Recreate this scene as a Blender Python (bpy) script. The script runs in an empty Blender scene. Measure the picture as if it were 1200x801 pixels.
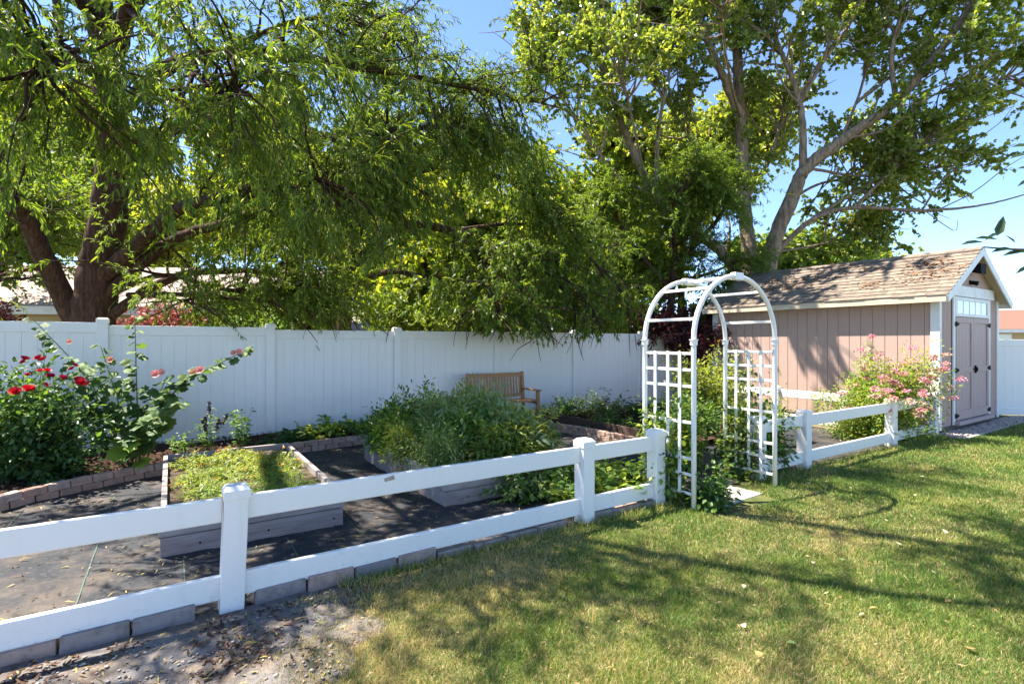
import bpy, math, random
import numpy as np
from mathutils import Vector, Matrix

rng = np.random.default_rng(11)
random.seed(5)
R = math.radians
scene = bpy.context.scene
C = scene.collection

# ------------------------------------------------------------------ frames
F, CAMH = 612.0, 1.58                       # focal length in photo pixels, eye height
AX, AY = -1.66, 3.08                        # origin of the garden frame: foot of the near rail post
UX, UY = 0.8368, 0.5476                     # u runs along the fences, v runs into the garden
PHI = math.atan2(UY, UX)

def W(u, v, z=0.0):
    return Vector((AX + UX*u - UY*v, AY + UY*u + UX*v, z))

def P(px, py, Y):
    return np.array([(px-600)/F*Y, Y, CAMH-(py-400)*Y/F])

def uv_of(X, Y):
    dx, dy = X-AX, Y-AY
    return UX*dx+UY*dy, -UY*dx+UX*dy

def unit(a):
    return a/np.maximum(np.linalg.norm(a, axis=-1, keepdims=True), 1e-9)

# ------------------------------------------------------------------ objects
def tag(o, label=None, cat=None, group=None, kind=None):
    if label: o['label'] = label
    if cat: o['category'] = cat
    if group: o['group'] = group
    if kind: o['kind'] = kind
    return o

def thing(name, label, cat, loc, rz=PHI, group=None):
    o = bpy.data.objects.new(name, None)
    o.empty_display_size = .1
    C.objects.link(o)
    o.location = loc
    o.rotation_euler = (0, 0, rz)
    return tag(o, label, cat, group)

def dup(root, loc, rz=None, label=None, group=None):
    r = root.copy(); C.objects.link(r); r.location = loc
    if rz is not None: r.rotation_euler = (0, 0, rz)
    if label: r['label'] = label
    if group: r['group'] = group
    for ch in list(root.children):
        c = ch.copy(); C.objects.link(c); c.parent = r
        for g in ch.children:
            d = g.copy(); C.objects.link(d); d.parent = c
    return r

class MB:
    """collects polygons, builds one mesh object"""
    def __init__(s): s.v = []; s.f = []; s.m = []
    def add(s, verts, faces, m=0):
        b = len(s.v); s.v += [tuple(p) for p in verts]
        for f in faces: s.f.append([b+i for i in f]); s.m.append(m)
        return s
    def box(s, x0, x1, y0, y1, z0, z1, m=0):
        v = [(x0,y0,z0),(x1,y0,z0),(x1,y1,z0),(x0,y1,z0),(x0,y0,z1),(x1,y0,z1),(x1,y1,z1),(x0,y1,z1)]
        return s.add(v, [(3,2,1,0),(4,5,6,7),(0,1,5,4),(1,2,6,5),(2,3,7,6),(3,0,4,7)], m)
    def hexa(s, v, m=0):
        return s.add(v, [(3,2,1,0),(4,5,6,7),(0,1,5,4),(1,2,6,5),(2,3,7,6),(3,0,4,7)], m)
    def prism(s, poly, y0, y1, m=0):
        """poly = list of (x,z) counter-clockwise seen from -y, extruded along y"""
        n = len(poly)
        v = [(x,y0,z) for x,z in poly]+[(x,y1,z) for x,z in poly]
        fs = [tuple(range(n)), tuple(range(2*n-1, n-1, -1))]
        fs += [(i, i+n, (i+1)%n+n, (i+1)%n) for i in range(n)]
        return s.add(v, fs, m)
    def tube(s, pts, rad, n=10, m=0, caps=True):
        pts = np.array(pts, float)
        rad = np.full(len(pts), rad) if np.isscalar(rad) else np.array(rad)
        t = unit(np.gradient(pts, axis=0))
        up = np.array([0,0,1.]) if abs(t[0][2]) < .9 else np.array([0,1.,0])
        a = unit(np.cross(t[0], up)); v = []
        for i in range(len(pts)):
            a = unit(a - t[i]*np.dot(a, t[i])); b = np.cross(t[i], a)
            for k in range(n):
                q = 2*math.pi*k/n
                v.append(pts[i]+rad[i]*(math.cos(q)*a+math.sin(q)*b))
        fs = []
        for i in range(len(pts)-1):
            for k in range(n):
                fs.append((i*n+k, i*n+(k+1)%n, (i+1)*n+(k+1)%n, (i+1)*n+k))
        if caps:
            fs.append(tuple(range(n-1,-1,-1))); fs.append(tuple(range((len(pts)-1)*n, len(pts)*n)))
        return s.add(v, fs, m)
    def build(s, name, mats, parent=None, bevel=0, smooth=False, loc=None):
        me = bpy.data.meshes.new(name)
        me.from_pydata(s.v, [], s.f)
        mats = mats if isinstance(mats, (list, tuple)) else [mats]
        for k in mats: me.materials.append(k)
        if len(mats) > 1: me.polygons.foreach_set('material_index', s.m)
        if smooth: me.polygons.foreach_set('use_smooth', [True]*len(s.f))
        me.update()
        o = bpy.data.objects.new(name, me); C.objects.link(o)
        if parent: o.parent = parent
        if loc is not None: o.location = loc
        if bevel:
            b = o.modifiers.new('b', 'BEVEL'); b.width = bevel; b.segments = 2; b.limit_method = 'ANGLE'
        return o

class Bulk:
    """numpy mesh for very many small faces"""
    def __init__(s): s.v = []; s.n = 0; s.faces = []
    def add(s, v, f, m=0):
        if len(v) == 0: return
        s.v.append(v); s.faces.append((f+s.n, m)); s.n += len(v)
    def inst(s, tmpl, pos, d, nrm, L, Wd, m=0):
        """leaf template instanced along d with normal nrm; m scalar or array of material ids"""
        tv, tf = tmpl; N = len(pos)
        if N == 0: return
        x = unit(d); z = unit(nrm-x*np.sum(nrm*x, -1, keepdims=True)); y = np.cross(z, x)
        L = np.broadcast_to(L, (N,)); Wd = np.broadcast_to(Wd, (N,))
        v = (pos[:,None]+tv[None,:,0:1]*(x*L[:,None])[:,None]+tv[None,:,1:2]*(y*Wd[:,None])[:,None]
             + tv[None,:,2:3]*(z*L[:,None])[:,None])
        f = tf[None]+(np.arange(N)*len(tv))[:,None,None]
        if np.isscalar(m):
            s.add(v.reshape(-1,3), f.reshape(-1, tf.shape[1]), m)
        else:
            s.add(v.reshape(-1,3), f.reshape(-1, tf.shape[1]), np.repeat(m, len(tf)))
    def tubes(s, pl, r, n=3, m=0):
        """pl (K,m,3) polylines, r (K,m) radii"""
        K, M = pl.shape[:2]
        if K == 0: return
        t = unit(np.gradient(pl, axis=1))
        ref = unit(np.array([.31,.52,.79])+rng.normal(0,.05,(K,1,3)))
        a = unit(np.cross(t, np.broadcast_to(ref, t.shape))); b = np.cross(t, a)
        q = 2*np.pi*np.arange(n)/n
        v = pl[:,:,None]+r[:,:,None,None]*(np.cos(q)[None,None,:,None]*a[:,:,None]+np.sin(q)[None,None,:,None]*b[:,:,None])
        i = np.arange(M-1)[:,None]*n; k = np.arange(n)[None]
        f = np.stack([i+k, i+(k+1)%n, i+n+(k+1)%n, i+n+k], -1).reshape(-1,4)
        f = f[None]+(np.arange(K)*M*n)[:,None,None]
        s.add(v.reshape(-1,3), f.reshape(-1,4), m)
    def build(s, name, mats, parent=None, smooth=False, origin=None):
        me = bpy.data.meshes.new(name)
        v = np.concatenate(s.v) if s.v else np.zeros((0,3))
        if origin is not None: v = v-np.array(origin)
        me.vertices.add(len(v)); me.vertices.foreach_set('co', v.astype(np.float32).ravel())
        nl = sum(f.size for f, _ in s.faces); npol = sum(len(f) for f, _ in s.faces)
        me.loops.add(nl); me.polygons.add(npol)
        me.loops.foreach_set('vertex_index', np.concatenate([f.ravel() for f,_ in s.faces]).astype(np.int32))
        tot = np.concatenate([np.full(len(f), f.shape[1]) for f,_ in s.faces])
        me.polygons.foreach_set('loop_start', (np.cumsum(tot)-tot).astype(np.int32))
        mats = mats if isinstance(mats, (list, tuple)) else [mats]
        for k in mats: me.materials.append(k)
        mi = np.concatenate([np.full(len(f), m) if np.isscalar(m) else m for f, m in s.faces])
        me.polygons.foreach_set('material_index', mi.astype(np.int32))
        if smooth: me.polygons.foreach_set('use_smooth', np.ones(npol, bool))
        me.update(calc_edges=True)
        o = bpy.data.objects.new(name, me); C.objects.link(o)
        if parent: o.parent = parent
        return o

# ------------------------------------------------------------------ materials
def nodes(name):
    m = bpy.data.materials.new(name); m.use_nodes = True
    nt = m.node_tree; nt.nodes.clear()
    out = nt.nodes.new('ShaderNodeOutputMaterial')
    return m, nt, out
def N(nt, t, **kw):
    n = nt.nodes.new(t)
    for k, v in kw.items():
        if k.startswith('i_'): n.inputs[k[2:]].default_value = v
        else: setattr(n, k, v)
    return n
def c4(c): return (c[0], c[1], c[2], 1)
def mixc(nt, fac, a, b):
    n = N(nt, 'ShaderNodeMix', data_type='RGBA')
    for inp, val in ((n.inputs[0], fac), (n.inputs[6], a), (n.inputs[7], b)):
        if hasattr(val, 'links'): nt.links.new(val, inp)
        elif isinstance(val, (int, float)): inp.default_value = val
        else: inp.default_value = c4(val)
    return n.outputs[2]
def noise(nt, scale, detail=4, coord=None, rough=.55):
    n = N(nt, 'ShaderNodeTexNoise'); n.inputs['Scale'].default_value = scale
    n.inputs['Detail'].default_value = detail; n.inputs['Roughness'].default_value = rough
    if coord is not None: nt.links.new(coord, n.inputs['Vector'])
    return n.outputs['Fac']
def ramp(nt, fac, stops):
    n = N(nt, 'ShaderNodeValToRGB')
    e = n.color_ramp.elements
    while len(e) < len(stops): e.new(.5)
    for i, (p, c) in enumerate(stops):
        e[i].position = p; e[i].color = c4(c) if not isinstance(c, (int, float)) else (c, c, c, 1)
    nt.links.new(fac, n.inputs[0]); return n.outputs[0]
def coords(nt, scale=(1,1,1), kind='Object'):
    tc = N(nt, 'ShaderNodeTexCoord'); mp = N(nt, 'ShaderNodeMapping'); mp.inputs['Scale'].default_value = scale
    nt.links.new(tc.outputs[kind], mp.inputs[0]); return mp.outputs[0]
def wpos(nt, scale=(1,1,1)):
    g = N(nt, 'ShaderNodeNewGeometry'); mp = N(nt, 'ShaderNodeMapping'); mp.inputs['Scale'].default_value = scale
    nt.links.new(g.outputs['Position'], mp.inputs[0]); return mp.outputs[0]
def pbsdf(nt, out, col, rough=.6, bump=None, bstr=.3, bdist=.01, spec=.4):
    b = N(nt, 'ShaderNodeBsdfPrincipled')
    if hasattr(col, 'links'): nt.links.new(col, b.inputs['Base Color'])
    else: b.inputs['Base Color'].default_value = c4(col)
    b.inputs['Roughness'].default_value = rough
    b.inputs['Specular IOR Level'].default_value = spec
    if bump is not None:
        bn = N(nt, 'ShaderNodeBump'); bn.inputs['Strength'].default_value = bstr; bn.inputs['Distance'].default_value = bdist
        nt.links.new(bump, bn.inputs['Height']); nt.links.new(bn.outputs[0], b.inputs['Normal'])
    nt.links.new(b.outputs[0], out.inputs[0]); return b

def m_simple(name, a, b=None, scale=8, rough=.6, bscale=60, bstr=.15, stretch=(1,1,1), spec=.4):
    m, nt, out = nodes(name)
    co = coords(nt, stretch)
    col = a if b is None else mixc(nt, ramp(nt, noise(nt, scale, 5, co), [(.35, 0), (.68, 1)]), a, b)
    pbsdf(nt, out, col, rough, noise(nt, bscale, 4, co), bstr, .004, spec)
    return m
def m_island(name, cols, rough=.8, bstr=.3, bscale=40, dirt=None, stretch=(1,1,1)):
    """each loose piece its own tone"""
    m, nt, out = nodes(name)
    g = N(nt, 'ShaderNodeNewGeometry')
    n = len(cols)
    col = ramp(nt, g.outputs['Random Per Island'], [((i+.5)/n, c) for i, c in enumerate(cols)])
    co = coords(nt, stretch)
    if dirt: col = mixc(nt, ramp(nt, noise(nt, 9, 6, co, .65), [(.42, 0), (.75, 1)]), col, dirt)
    pbsdf(nt, out, col, rough, noise(nt, bscale, 5, co), bstr, .006, .25)
    return m
def m_obj(name, cols, rough=.85, dirt=None, bstr=.5):
    """each object its own tone"""
    m, nt, out = nodes(name)
    g = N(nt, 'ShaderNodeObjectInfo'); n = len(cols)
    col = ramp(nt, g.outputs['Random'], [((i+.5)/n, c) for i, c in enumerate(cols)])
    co = wpos(nt)
    if dirt: col = mixc(nt, ramp(nt, noise(nt, 14, 6, co, .65), [(.45, 0), (.75, 1)]), col, dirt)
    pbsdf(nt, out, col, rough, noise(nt, 70, 5, co), bstr, .006, .25)
    return m
def m_leaf(name, cols, trans=.4, rough=.45, tcol=None, spec=.35):
    m, nt, out = nodes(name)
    g = N(nt, 'ShaderNodeNewGeometry'); n = len(cols)
    col = ramp(nt, g.outputs['Random Per Island'], [((i+.5)/n, c) for i, c in enumerate(cols)])
    b = N(nt, 'ShaderNodeBsdfPrincipled'); nt.links.new(col, b.inputs['Base Color'])
    b.inputs['Roughness'].default_value = rough; b.inputs['Specular IOR Level'].default_value = spec
    t = N(nt, 'ShaderNodeBsdfTranslucent')
    hs = N(nt, 'ShaderNodeMix', data_type='RGBA', blend_type='MULTIPLY'); hs.inputs[0].default_value = 1
    nt.links.new(col, hs.inputs[6]); hs.inputs[7].default_value = c4(tcol or (1.9, 1.75, .7))
    nt.links.new(hs.outputs[2], t.inputs[0])
    mx = N(nt, 'ShaderNodeMixShader'); mx.inputs[0].default_value = trans
    nt.links.new(b.outputs[0], mx.inputs[1]); nt.links.new(t.outputs[0], mx.inputs[2])
    nt.links.new(mx.outputs[0], out.inputs[0])
    return m
def m_bark(name, a, b, sz=(9,9,1.6), bstr=1.0):
    m, nt, out = nodes(name)
    co = coords(nt, sz)
    f = noise(nt, 2.2, 8, co, .7)
    col = mixc(nt, ramp(nt, f, [(.38, 0), (.62, 1)]), a, b)
    pbsdf(nt, out, col, .9, f, bstr, .05, .15)
    return m

def m_vinyl():
    m, nt, out = nodes('white vinyl')
    co = wpos(nt)
    d = ramp(nt, noise(nt, 7, 7, co, .75), [(.62, 0), (.85, 1)])
    col = mixc(nt, d, (.81,.785,.745), (.56,.53,.48))
    st_ = ramp(nt, noise(nt, 1.0, 7, wpos(nt, (9,9,.8)), .7), [(.52,0),(.80,1)])
    st2 = N(nt, 'ShaderNodeMath', operation='MULTIPLY'); nt.links.new(st_, st2.inputs[0]); st2.inputs[1].default_value = .16
    col = mixc(nt, st2.outputs[0], col, (.45,.42,.37))
    # splashed mud close to the soil
    g = N(nt, 'ShaderNodeNewGeometry'); sx = N(nt, 'ShaderNodeSeparateXYZ'); nt.links.new(g.outputs['Position'], sx.inputs[0])
    mr = N(nt, 'ShaderNodeMapRange'); nt.links.new(sx.outputs[2], mr.inputs[0])
    mr.inputs[1].default_value = .02; mr.inputs[2].default_value = .24; mr.inputs[3].default_value = 1; mr.inputs[4].default_value = 0
    mu = N(nt, 'ShaderNodeMath', operation='MULTIPLY'); nt.links.new(mr.outputs[0], mu.inputs[0])
    nt.links.new(ramp(nt, noise(nt, 28, 8, co, .75), [(.54, 0), (.80, 1)]), mu.inputs[1])
    col = mixc(nt, mu.outputs[0], col, (.36,.32,.27))
    pbsdf(nt, out, col, .38, noise(nt, 5, 3, co), .06, .01, .45)
    return m
VINYL = m_vinyl()
def m_siding():
    m, nt, out = nodes('taupe siding')
    co = coords(nt, (14, 14, .9))
    f = noise(nt, 4, 7, co, .7)
    col = mixc(nt, ramp(nt, f, [(.3, 0), (.7, 1)]), (.40,.28,.235), (.48,.34,.295))
    pbsdf(nt, out, col, .75, f, .25, .006, .25)
    return m
SIDING = m_siding()
DOORM = m_simple('mauve door paint', (.42,.30,.275), (.48,.35,.32), 4, .6, 30, .2, (10,10,1))
WHITEP = m_simple('white trim paint', (.80,.80,.79), (.70,.69,.66), 5, .5, 50, .1)
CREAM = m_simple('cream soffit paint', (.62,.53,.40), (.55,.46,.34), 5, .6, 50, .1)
BLACK = m_simple('black iron', (.012,.012,.012), None, 8, .75, 50, .1, spec=.1)
SHINGLE = m_island('shingles', [(.19,.15,.115),(.24,.195,.15),(.165,.135,.105),(.275,.225,.17),(.21,.17,.13)], .95, .9, 160, (.12,.10,.085))
TEAK = m_simple('weathered teak', (.44,.23,.10), (.34,.17,.07), 3, .55, 30, .2, (3,3,12))
BEDWOOD = m_simple('weathered pine boards', (.38,.325,.30), (.25,.20,.18), 3.0, .9, 18, .5, (1.2,12,12))
DARKWOOD = m_simple('dark stained board', (.07,.045,.035), (.12,.075,.055), 3, .85, 18, .5, (12,12,12))
GREYBLOCK = m_obj('grey edging block', [(.27,.235,.225),(.34,.275,.25),(.21,.195,.195),(.38,.27,.225)], .95, (.14,.125,.11))
BRICK = m_obj('red edging brick', [(.42,.26,.19),(.48,.32,.245),(.37,.215,.16),(.50,.37,.295)], .95, (.22,.17,.13))
CONC = m_simple('concrete', (.46,.43,.38), (.33,.30,.26), 4, .95, 60, .6)
BARK = m_bark('willow bark', (.035,.020,.014), (.105,.060,.040))
PBARK = m_bark('poplar bark', (.13,.092,.062), (.34,.255,.18), (6,6,1.2), .7)
TWIG = m_simple('twig', (.13,.10,.045), (.09,.06,.035), 6, .8)
PTWIG = m_simple('pale twig', (.24,.19,.14), (.17,.13,.10), 6, .8)
GSTEM = m_simple('green stem', (.10,.16,.045), (.14,.16,.06), 6, .6)
GLASS, nt_, out_ = nodes('window glass')
_b = pbsdf(nt_, out_, (.55,.60,.58), .06, None); _b.inputs['Specular IOR Level'].default_value = .9

L_WILLOW = m_leaf('willow leaf', [(.07,.14,.02),(.10,.185,.027),(.14,.22,.03),(.18,.25,.04),(.10,.165,.045)], .48)
L_WILLOW2 = m_leaf('elm leaf', [(.08,.15,.018),(.115,.19,.024),(.16,.225,.03),(.21,.26,.035)], .48)
L_FEATHER = m_leaf('feathery leaf', [(.085,.155,.022),(.12,.20,.03),(.17,.24,.036)], .46)
L_POPLAR = m_leaf('poplar leaf', [(.11,.175,.03),(.17,.235,.04),(.22,.28,.05),(.31,.35,.09)], .48, .35, None, .6)
L_YELLOW = m_leaf('sunny leaf', [(.20,.26,.028),(.27,.31,.04),(.33,.35,.055)], .5)
L_PLUM = m_leaf('plum leaf', [(.075,.018,.022),(.11,.025,.03),(.05,.014,.02)], .3, .45, (1.6,.6,.6))
L_PINKSHRUB = m_leaf('pinkish shrub leaf', [(.32,.11,.09),(.25,.08,.07),(.40,.17,.13)], .3, .5, (1.3,.8,.7))
L_ROSE = m_leaf('rose leaf', [(.035,.085,.028),(.055,.12,.035),(.085,.155,.04)], .3)
L_HOLLY = m_leaf('hollyhock leaf', [(.055,.115,.032),(.08,.15,.04),(.105,.175,.048)], .35, .6)
L_HOLLY2 = m_leaf('pale hollyhock leaf', [(.20,.31,.035),(.25,.36,.045)], .4, .6)
L_SAGE = m_leaf('sage leaf', [(.24,.32,.15),(.29,.37,.20),(.19,.285,.10),(.29,.34,.12)], .3, .7)
L_GREEN = m_leaf('garden leaf', [(.085,.175,.032),(.125,.225,.042),(.175,.28,.052)], .38)
L_DARK = m_leaf('dark leaf', [(.04,.09,.028),(.058,.12,.034),(.08,.145,.042)], .3)
L_LIME = m_leaf('lime leaf', [(.21,.31,.04),(.28,.36,.05),(.35,.39,.075)], .42)
L_OLIVE = m_leaf('olive leaf', [(.19,.23,.05),(.26,.27,.06),(.145,.20,.05)], .38)
L_DRY = m_leaf('dry yellow leaf', [(.40,.29,.10),(.34,.22,.08),(.46,.36,.14)], .3, .7, (1.2,1.1,.8))
RED = m_leaf('red petal', [(.66,.015,.035),(.76,.03,.04),(.50,.01,.04)], .25, .5, (1.3,.7,.7))
CRIMSON = m_leaf('crimson petal', [(.40,.012,.08),(.50,.016,.08)], .25, .5, (1.3,.7,.7))
PINK = m_leaf('pink petal', [(.72,.30,.29),(.78,.38,.34)], .3, .6, (1.2,.8,.7))
PEACH = m_leaf('peach petal', [(.75,.38,.24),(.70,.30,.22)], .3, .6, (1.2,.8,.7))
SPIREA = m_leaf('spirea petal', [(.64,.27,.33),(.70,.38,.41),(.58,.20,.29)], .3, .7, (1.1,.8,.8))
FADED = m_leaf('faded petal', [(.62,.42,.34),(.55,.32,.27)], .2, .8, (1,1,1))
GOLD = m_leaf('marigold petal', [(.70,.36,.02),(.78,.45,.03)], .3, .6, (1.2,1,.6))
PURPLE = m_leaf('salvia spike', [(.06,.045,.075),(.09,.06,.10)], .1, .8, (1,1,1))
POPL_PALE = m_leaf('pale blown leaf', [(.50,.48,.36),(.62,.58,.46),(.42,.38,.22),(.55,.42,.14)], .2, .6, (1,1,1))

# ------------------------------------------------------------------ leaf shapes  (length, width, lift)
def T(v, f): return np.array(v, float), np.array(f, int)
LANCE = T([(0,0,0),(.35,-.5,.03),(1,0,-.12),(.35,.5,.03)], [(0,1,2,3)])
BROAD = T([(0,0,0),(.28,-.5,.06),(.68,-.34,.04),(1,0,-.08),(.68,.34,.04),(.28,.5,.06)], [(0,1,2,3),(0,3,4,5)])
LANCE6 = T([(0,0,0),(.25,-.5,.03),(.65,-.36,.0),(1,0,-.16),(.65,.36,0),(.25,.5,.03)], [(0,1,2,3),(0,3,4,5)])
DELTA = T([(0,0,0),(.12,-.5,.03),(.55,-.33,.02),(1,0,-.06),(.55,.33,.02),(.12,.5,.03)], [(0,1,2,3),(0,3,4,5)])
BLADE = T([(0,-.5,0),(0,.5,0),(.55,.38,.06),(.55,-.38,.06),(1,0,.26)], [(0,1,2),(0,2,3),(3,2,4)])
def _lobed(n, depth):
    v = [(.12,0,0)]
    for i in range(n):
        a = -math.pi+2*math.pi*i/(n-1)*.999
        rr = (.5 if i % 2 else .5*(1-depth))*(1 if i not in (0,n-1) else .5)
        v.append((.42+rr*math.cos(a)*1.05, rr*math.sin(a)*1.1, .05*math.cos(3*a)-.05*rr))
    return T(v, [(0,i,i+1) for i in range(1,n)])
LOBED = _lobed(17, .22)
PETAL = T([(0,-.12,0),(.5,-.5,.12),(1,-.36,.30),(1,.36,.30),(.5,.5,.12),(0,.12,0)], [(0,1,4,5),(1,2,3,4)])
CHIP = T([(0,-.5,0),(.3,-.5,.12),(1,-.3,.02),(1,.4,.06),(.2,.5,.04)], [(0,1,4),(1,2,4),(2,3,4)])

# ------------------------------------------------------------------ growing
def catmull(pts, n):
    p = np.array(pts, float)
    if len(p) == 2:
        return p[0]+(p[1]-p[0])*np.linspace(0,1,n)[:,None]
    q = np.vstack([2*p[0]-p[1], p, 2*p[-1]-p[-2]])
    s = np.linspace(0, len(p)-1-1e-6, n); i = s.astype(int); t = (s-i)[:,None]
    a, b, c, d = q[i], q[i+1], q[i+2], q[i+3]
    return .5*(2*b+(c-a)*t+(2*a-5*b+4*c-d)*t*t+(3*b-a-3*c+d)*t**3)

def grow(start, d, L, m, grav=0., wob=.1, g_pow=1.):
    K = len(start); pl = np.zeros((K,m,3)); pl[:,0] = start; d = unit(d)
    step = (np.broadcast_to(L, (K,))/(m-1))[:,None]
    for i in range(1, m):
        d = unit(d+rng.normal(0, wob, (K,3))+np.array([0,0,-grav])*(i/(m-1))**(g_pow-1))
        pl[:,i] = pl[:,i-1]+d*step
    return pl

def along(pl, k, t):
    M = pl.shape[1]; s = t*(M-1)*.9999; i = s.astype(int); f = (s-i)[:,None]
    a = pl[k,i]; b = pl[k,i+1]
    return a*(1-f)+b*f, unit(b-a)

def rnd(K): return unit(rng.normal(0,1,(K,3)))

def gapnoise(p, sc):
    x, y, z = p[:,0]*sc, p[:,1]*sc, p[:,2]*sc
    return (np.sin(x*1.1+1.7*np.sin(y*.9+z*.4))+np.sin(y*1.3+1.5*np.sin(z*1.1+.5*x)+2.)+np.sin(z*1.6+1.6*np.sin(x*.8-y*.6)+4.))/3

def make_tree(name, label, base, limbs, st, mats, group=None, keep=None, bark=None, sides=12):
    """limbs: (points, r0, r1, first leafy t or None). mats: [bark, twig, leaf, leaf2...]"""
    root = thing(name, label, 'tree', Vector(base), 0, group)
    tb = Bulk(); starts = []; dirs = []; lens = []
    for pts, r0, r1, t0 in limbs:
        Ln = sum(np.linalg.norm(np.array(pts[i+1])-np.array(pts[i])) for i in range(len(pts)-1))
        n = max(8, int(Ln/.16))
        c = catmull(pts, n); tt = np.linspace(0,1,n)
        c[1:-1] += rng.normal(0, min(r0*.06, .012), (n-2,3))
        r = (r0*(1-tt)+r1*tt)*(1+.02*np.sin(tt*Ln*2.3+rng.uniform(0,6)))
        if r0 > .15: r = r+r0*.35*np.exp(-tt*Ln/.35)*(c[0][2] < .3)
        tb.tubes(c[None], r[None], sides if r0 > .05 else 6)
        if t0 is None: continue
        dens = st['br'] if len(st) else 0
        K = int(Ln*(1-t0)*dens)+2
        t = t0+(1-t0)*np.sqrt(rng.uniform(0,1,K)) if st.get('tipbias', True) else rng.uniform(t0,1,K)
        p, tg = along(c[None], np.zeros(K,int), np.minimum(t,.999))
        starts.append(p); dirs.append(tg*st['fwd']+rnd(K)+np.array([0,0,st['up']]))
        lens.append(rng.uniform(*st['blen'], K)*(1.15-.45*t))
    s = np.concatenate(starts); d = np.concatenate(dirs); Lb = np.concatenate(lens)
    b1 = grow(s, d, Lb, 8, st['bgrav'], .16)
    if keep is not None:
        ok = keep(b1[:,4]) & keep(b1[:,2]); b1 = b1[ok]; Lb = Lb[ok]
    tp = np.linspace(1,.2,8)[None]
    tb.tubes(b1, st['brad']*tp*(Lb/np.mean(Lb))[:,None], 5)
    tb.build('trunk', mats[0], root, True, base)
    cb = Bulk()
    K = len(b1)*st['tw']
    k = rng.integers(0, len(b1), K); t = rng.uniform(st.get('tmin',.12),1,K)
    p, tg = along(b1, k, t)
    Lt = rng.uniform(*st['tlen'], K)
    tw = grow(p, tg*.7+rnd(K)*.9+np.array([0,0,st['tup']]), Lt, 6, st['tgrav'], .1)
    if keep is not None: tw = tw[keep(tw[:,-1]) & keep(tw[:,3])]
    if 'gap' in st:                          # clumps with gaps between them
        g = gapnoise(tw[:,3], st['gap'][0]); tw = tw[g+rng.normal(0,.12,len(tw)) > st['gap'][1]]
    cb.tubes(tw, st['trad']*np.linspace(1,.35,6)[None]*np.ones((len(tw),1)), 3, 0)
    K = len(tw)*st['lv']
    k = np.repeat(np.arange(len(tw)), st['lv']); t = rng.uniform(.08,1,K)
    p, tg = along(tw, k, t)
    side = rnd(K)
    dd = unit(tg*st['lfwd']+side*.8+np.array([0,0,-st['ldroop']]))
    nn = rnd(K)*st.get('nrand', .7)+np.array([0,0,1.])
    L = rng.uniform(*st['leaf'], K)
    nm = len(mats)-2
    ids = rng.choice(nm, K, p=st.get('mixp', [1/nm]*nm))+1
    cb.inst(st['tmpl'], p+side*.004, dd, nn, L, L*st['lw'], ids)
    cb.build('crown', mats[1:], root, False, base)
    return root

# ================================================================== SETTING
def m_ground():
    m, nt, out = nodes('dry ground')
    co = wpos(nt)
    col = mixc(nt, ramp(nt, noise(nt, .7, 6, co), [(.4,0),(.6,1)]), (.17,.14,.085), (.11,.12,.05))
    pbsdf(nt, out, col, .95, noise(nt, 25, 5, co), .5, .03, .1)
    return m
gb = MB(); n = 64
gb.add([(150*math.cos(2*math.pi*i/n), 150*math.sin(2*math.pi*i/n)+40, -.012) for i in range(n)], [tuple(range(n))])
tag(gb.build('ground', m_ground()), kind='structure')

def lownoise(x, y, s=1., ph=0.):
    return (np.sin(1.7*s*x+2.1*s*y+ph)+np.sin(-2.9*s*x+1.3*s*y+1.7+ph)+np.sin(.8*s*x-3.7*s*y+.4+ph)
            +.7*np.sin(5.3*s*x+3.1*s*y+2.2+ph)+.7*np.sin(4.1*s*y-6.7*s*x+ph))/3.

def lawn_edge_x(Y):                       # ragged left edge of the lawn against the bare dirt
    return -1.0+.12*np.sin(Y*5.1)+.07*np.sin(Y*13+1)

def m_lawn():
    m, nt, out = nodes('lawn thatch')
    co = wpos(nt)
    f = ramp(nt, noise(nt, 1.1, 6, co, .6), [(.42,0),(.62,1)])
    col = mixc(nt, f, (.10,.13,.035), (.24,.19,.085))
    col = mixc(nt, ramp(nt, noise(nt, 45, 5, co, .7), [(.35,0),(.7,1)]), col, (.075,.08,.03))
    pbsdf(nt, out, col, .95, noise(nt, 60, 4, co), .7, .02, .1)
    return m
def grid_sheet(name, us, vs, zf, mat, toW=None, inside=None):
    """regular grid; toW maps grid to world xy; inside(x,y) keeps faces"""
    A, B = np.meshgrid(us, vs, indexing='ij')
    X, Y = toW(A, B) if toW else (A, B)
    Z = zf(X, Y)
    v = np.stack([X,Y,Z], -1).reshape(-1,3); nb = len(vs)
    i, j = np.meshgrid(np.arange(len(us)-1), np.arange(nb-1), indexing='ij')
    f = np.stack([i*nb+j,(i+1)*nb+j,(i+1)*nb+j+1,i*nb+j+1], -1).reshape(-1,4)
    if inside is not None:
        c = v[f].mean(1); f = f[inside(c[:,0], c[:,1])]
    b = Bulk(); b.add(v, f); return b.build(name, mat, None, True)
toW = lambda u, v: (AX+UX*u-UY*v, AY+UY*u+UX*v)

def lawn_z(X, Y): return .004+.012*(1+lownoise(X, Y, 1.3))*.5-.05*np.clip(1-(X-lawn_edge_x(Y)+.02)/.25,0,1)*(uv_of(X,Y)[1]<.3)
def in_lawn(X, Y):
    u, v = uv_of(X, Y)
    return (X > lawn_edge_x(Y)-.42) & (v < np.where(u > 10.4, -.44, -.13)) & ~((u > 3.86) & (u < 4.75) & (v > -.62) & (v<-.1))
tag(grid_sheet('lawn', np.arange(-1.2,24,.12), np.arange(-4,16,.12), lawn_z, m_lawn(), None,
    lambda X, Y: (X > lawn_edge_x(Y)-.15) & (uv_of(X,Y)[1] < np.where(uv_of(X,Y)[0] > 10.45, -.40, .0))), kind='structure')

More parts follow.
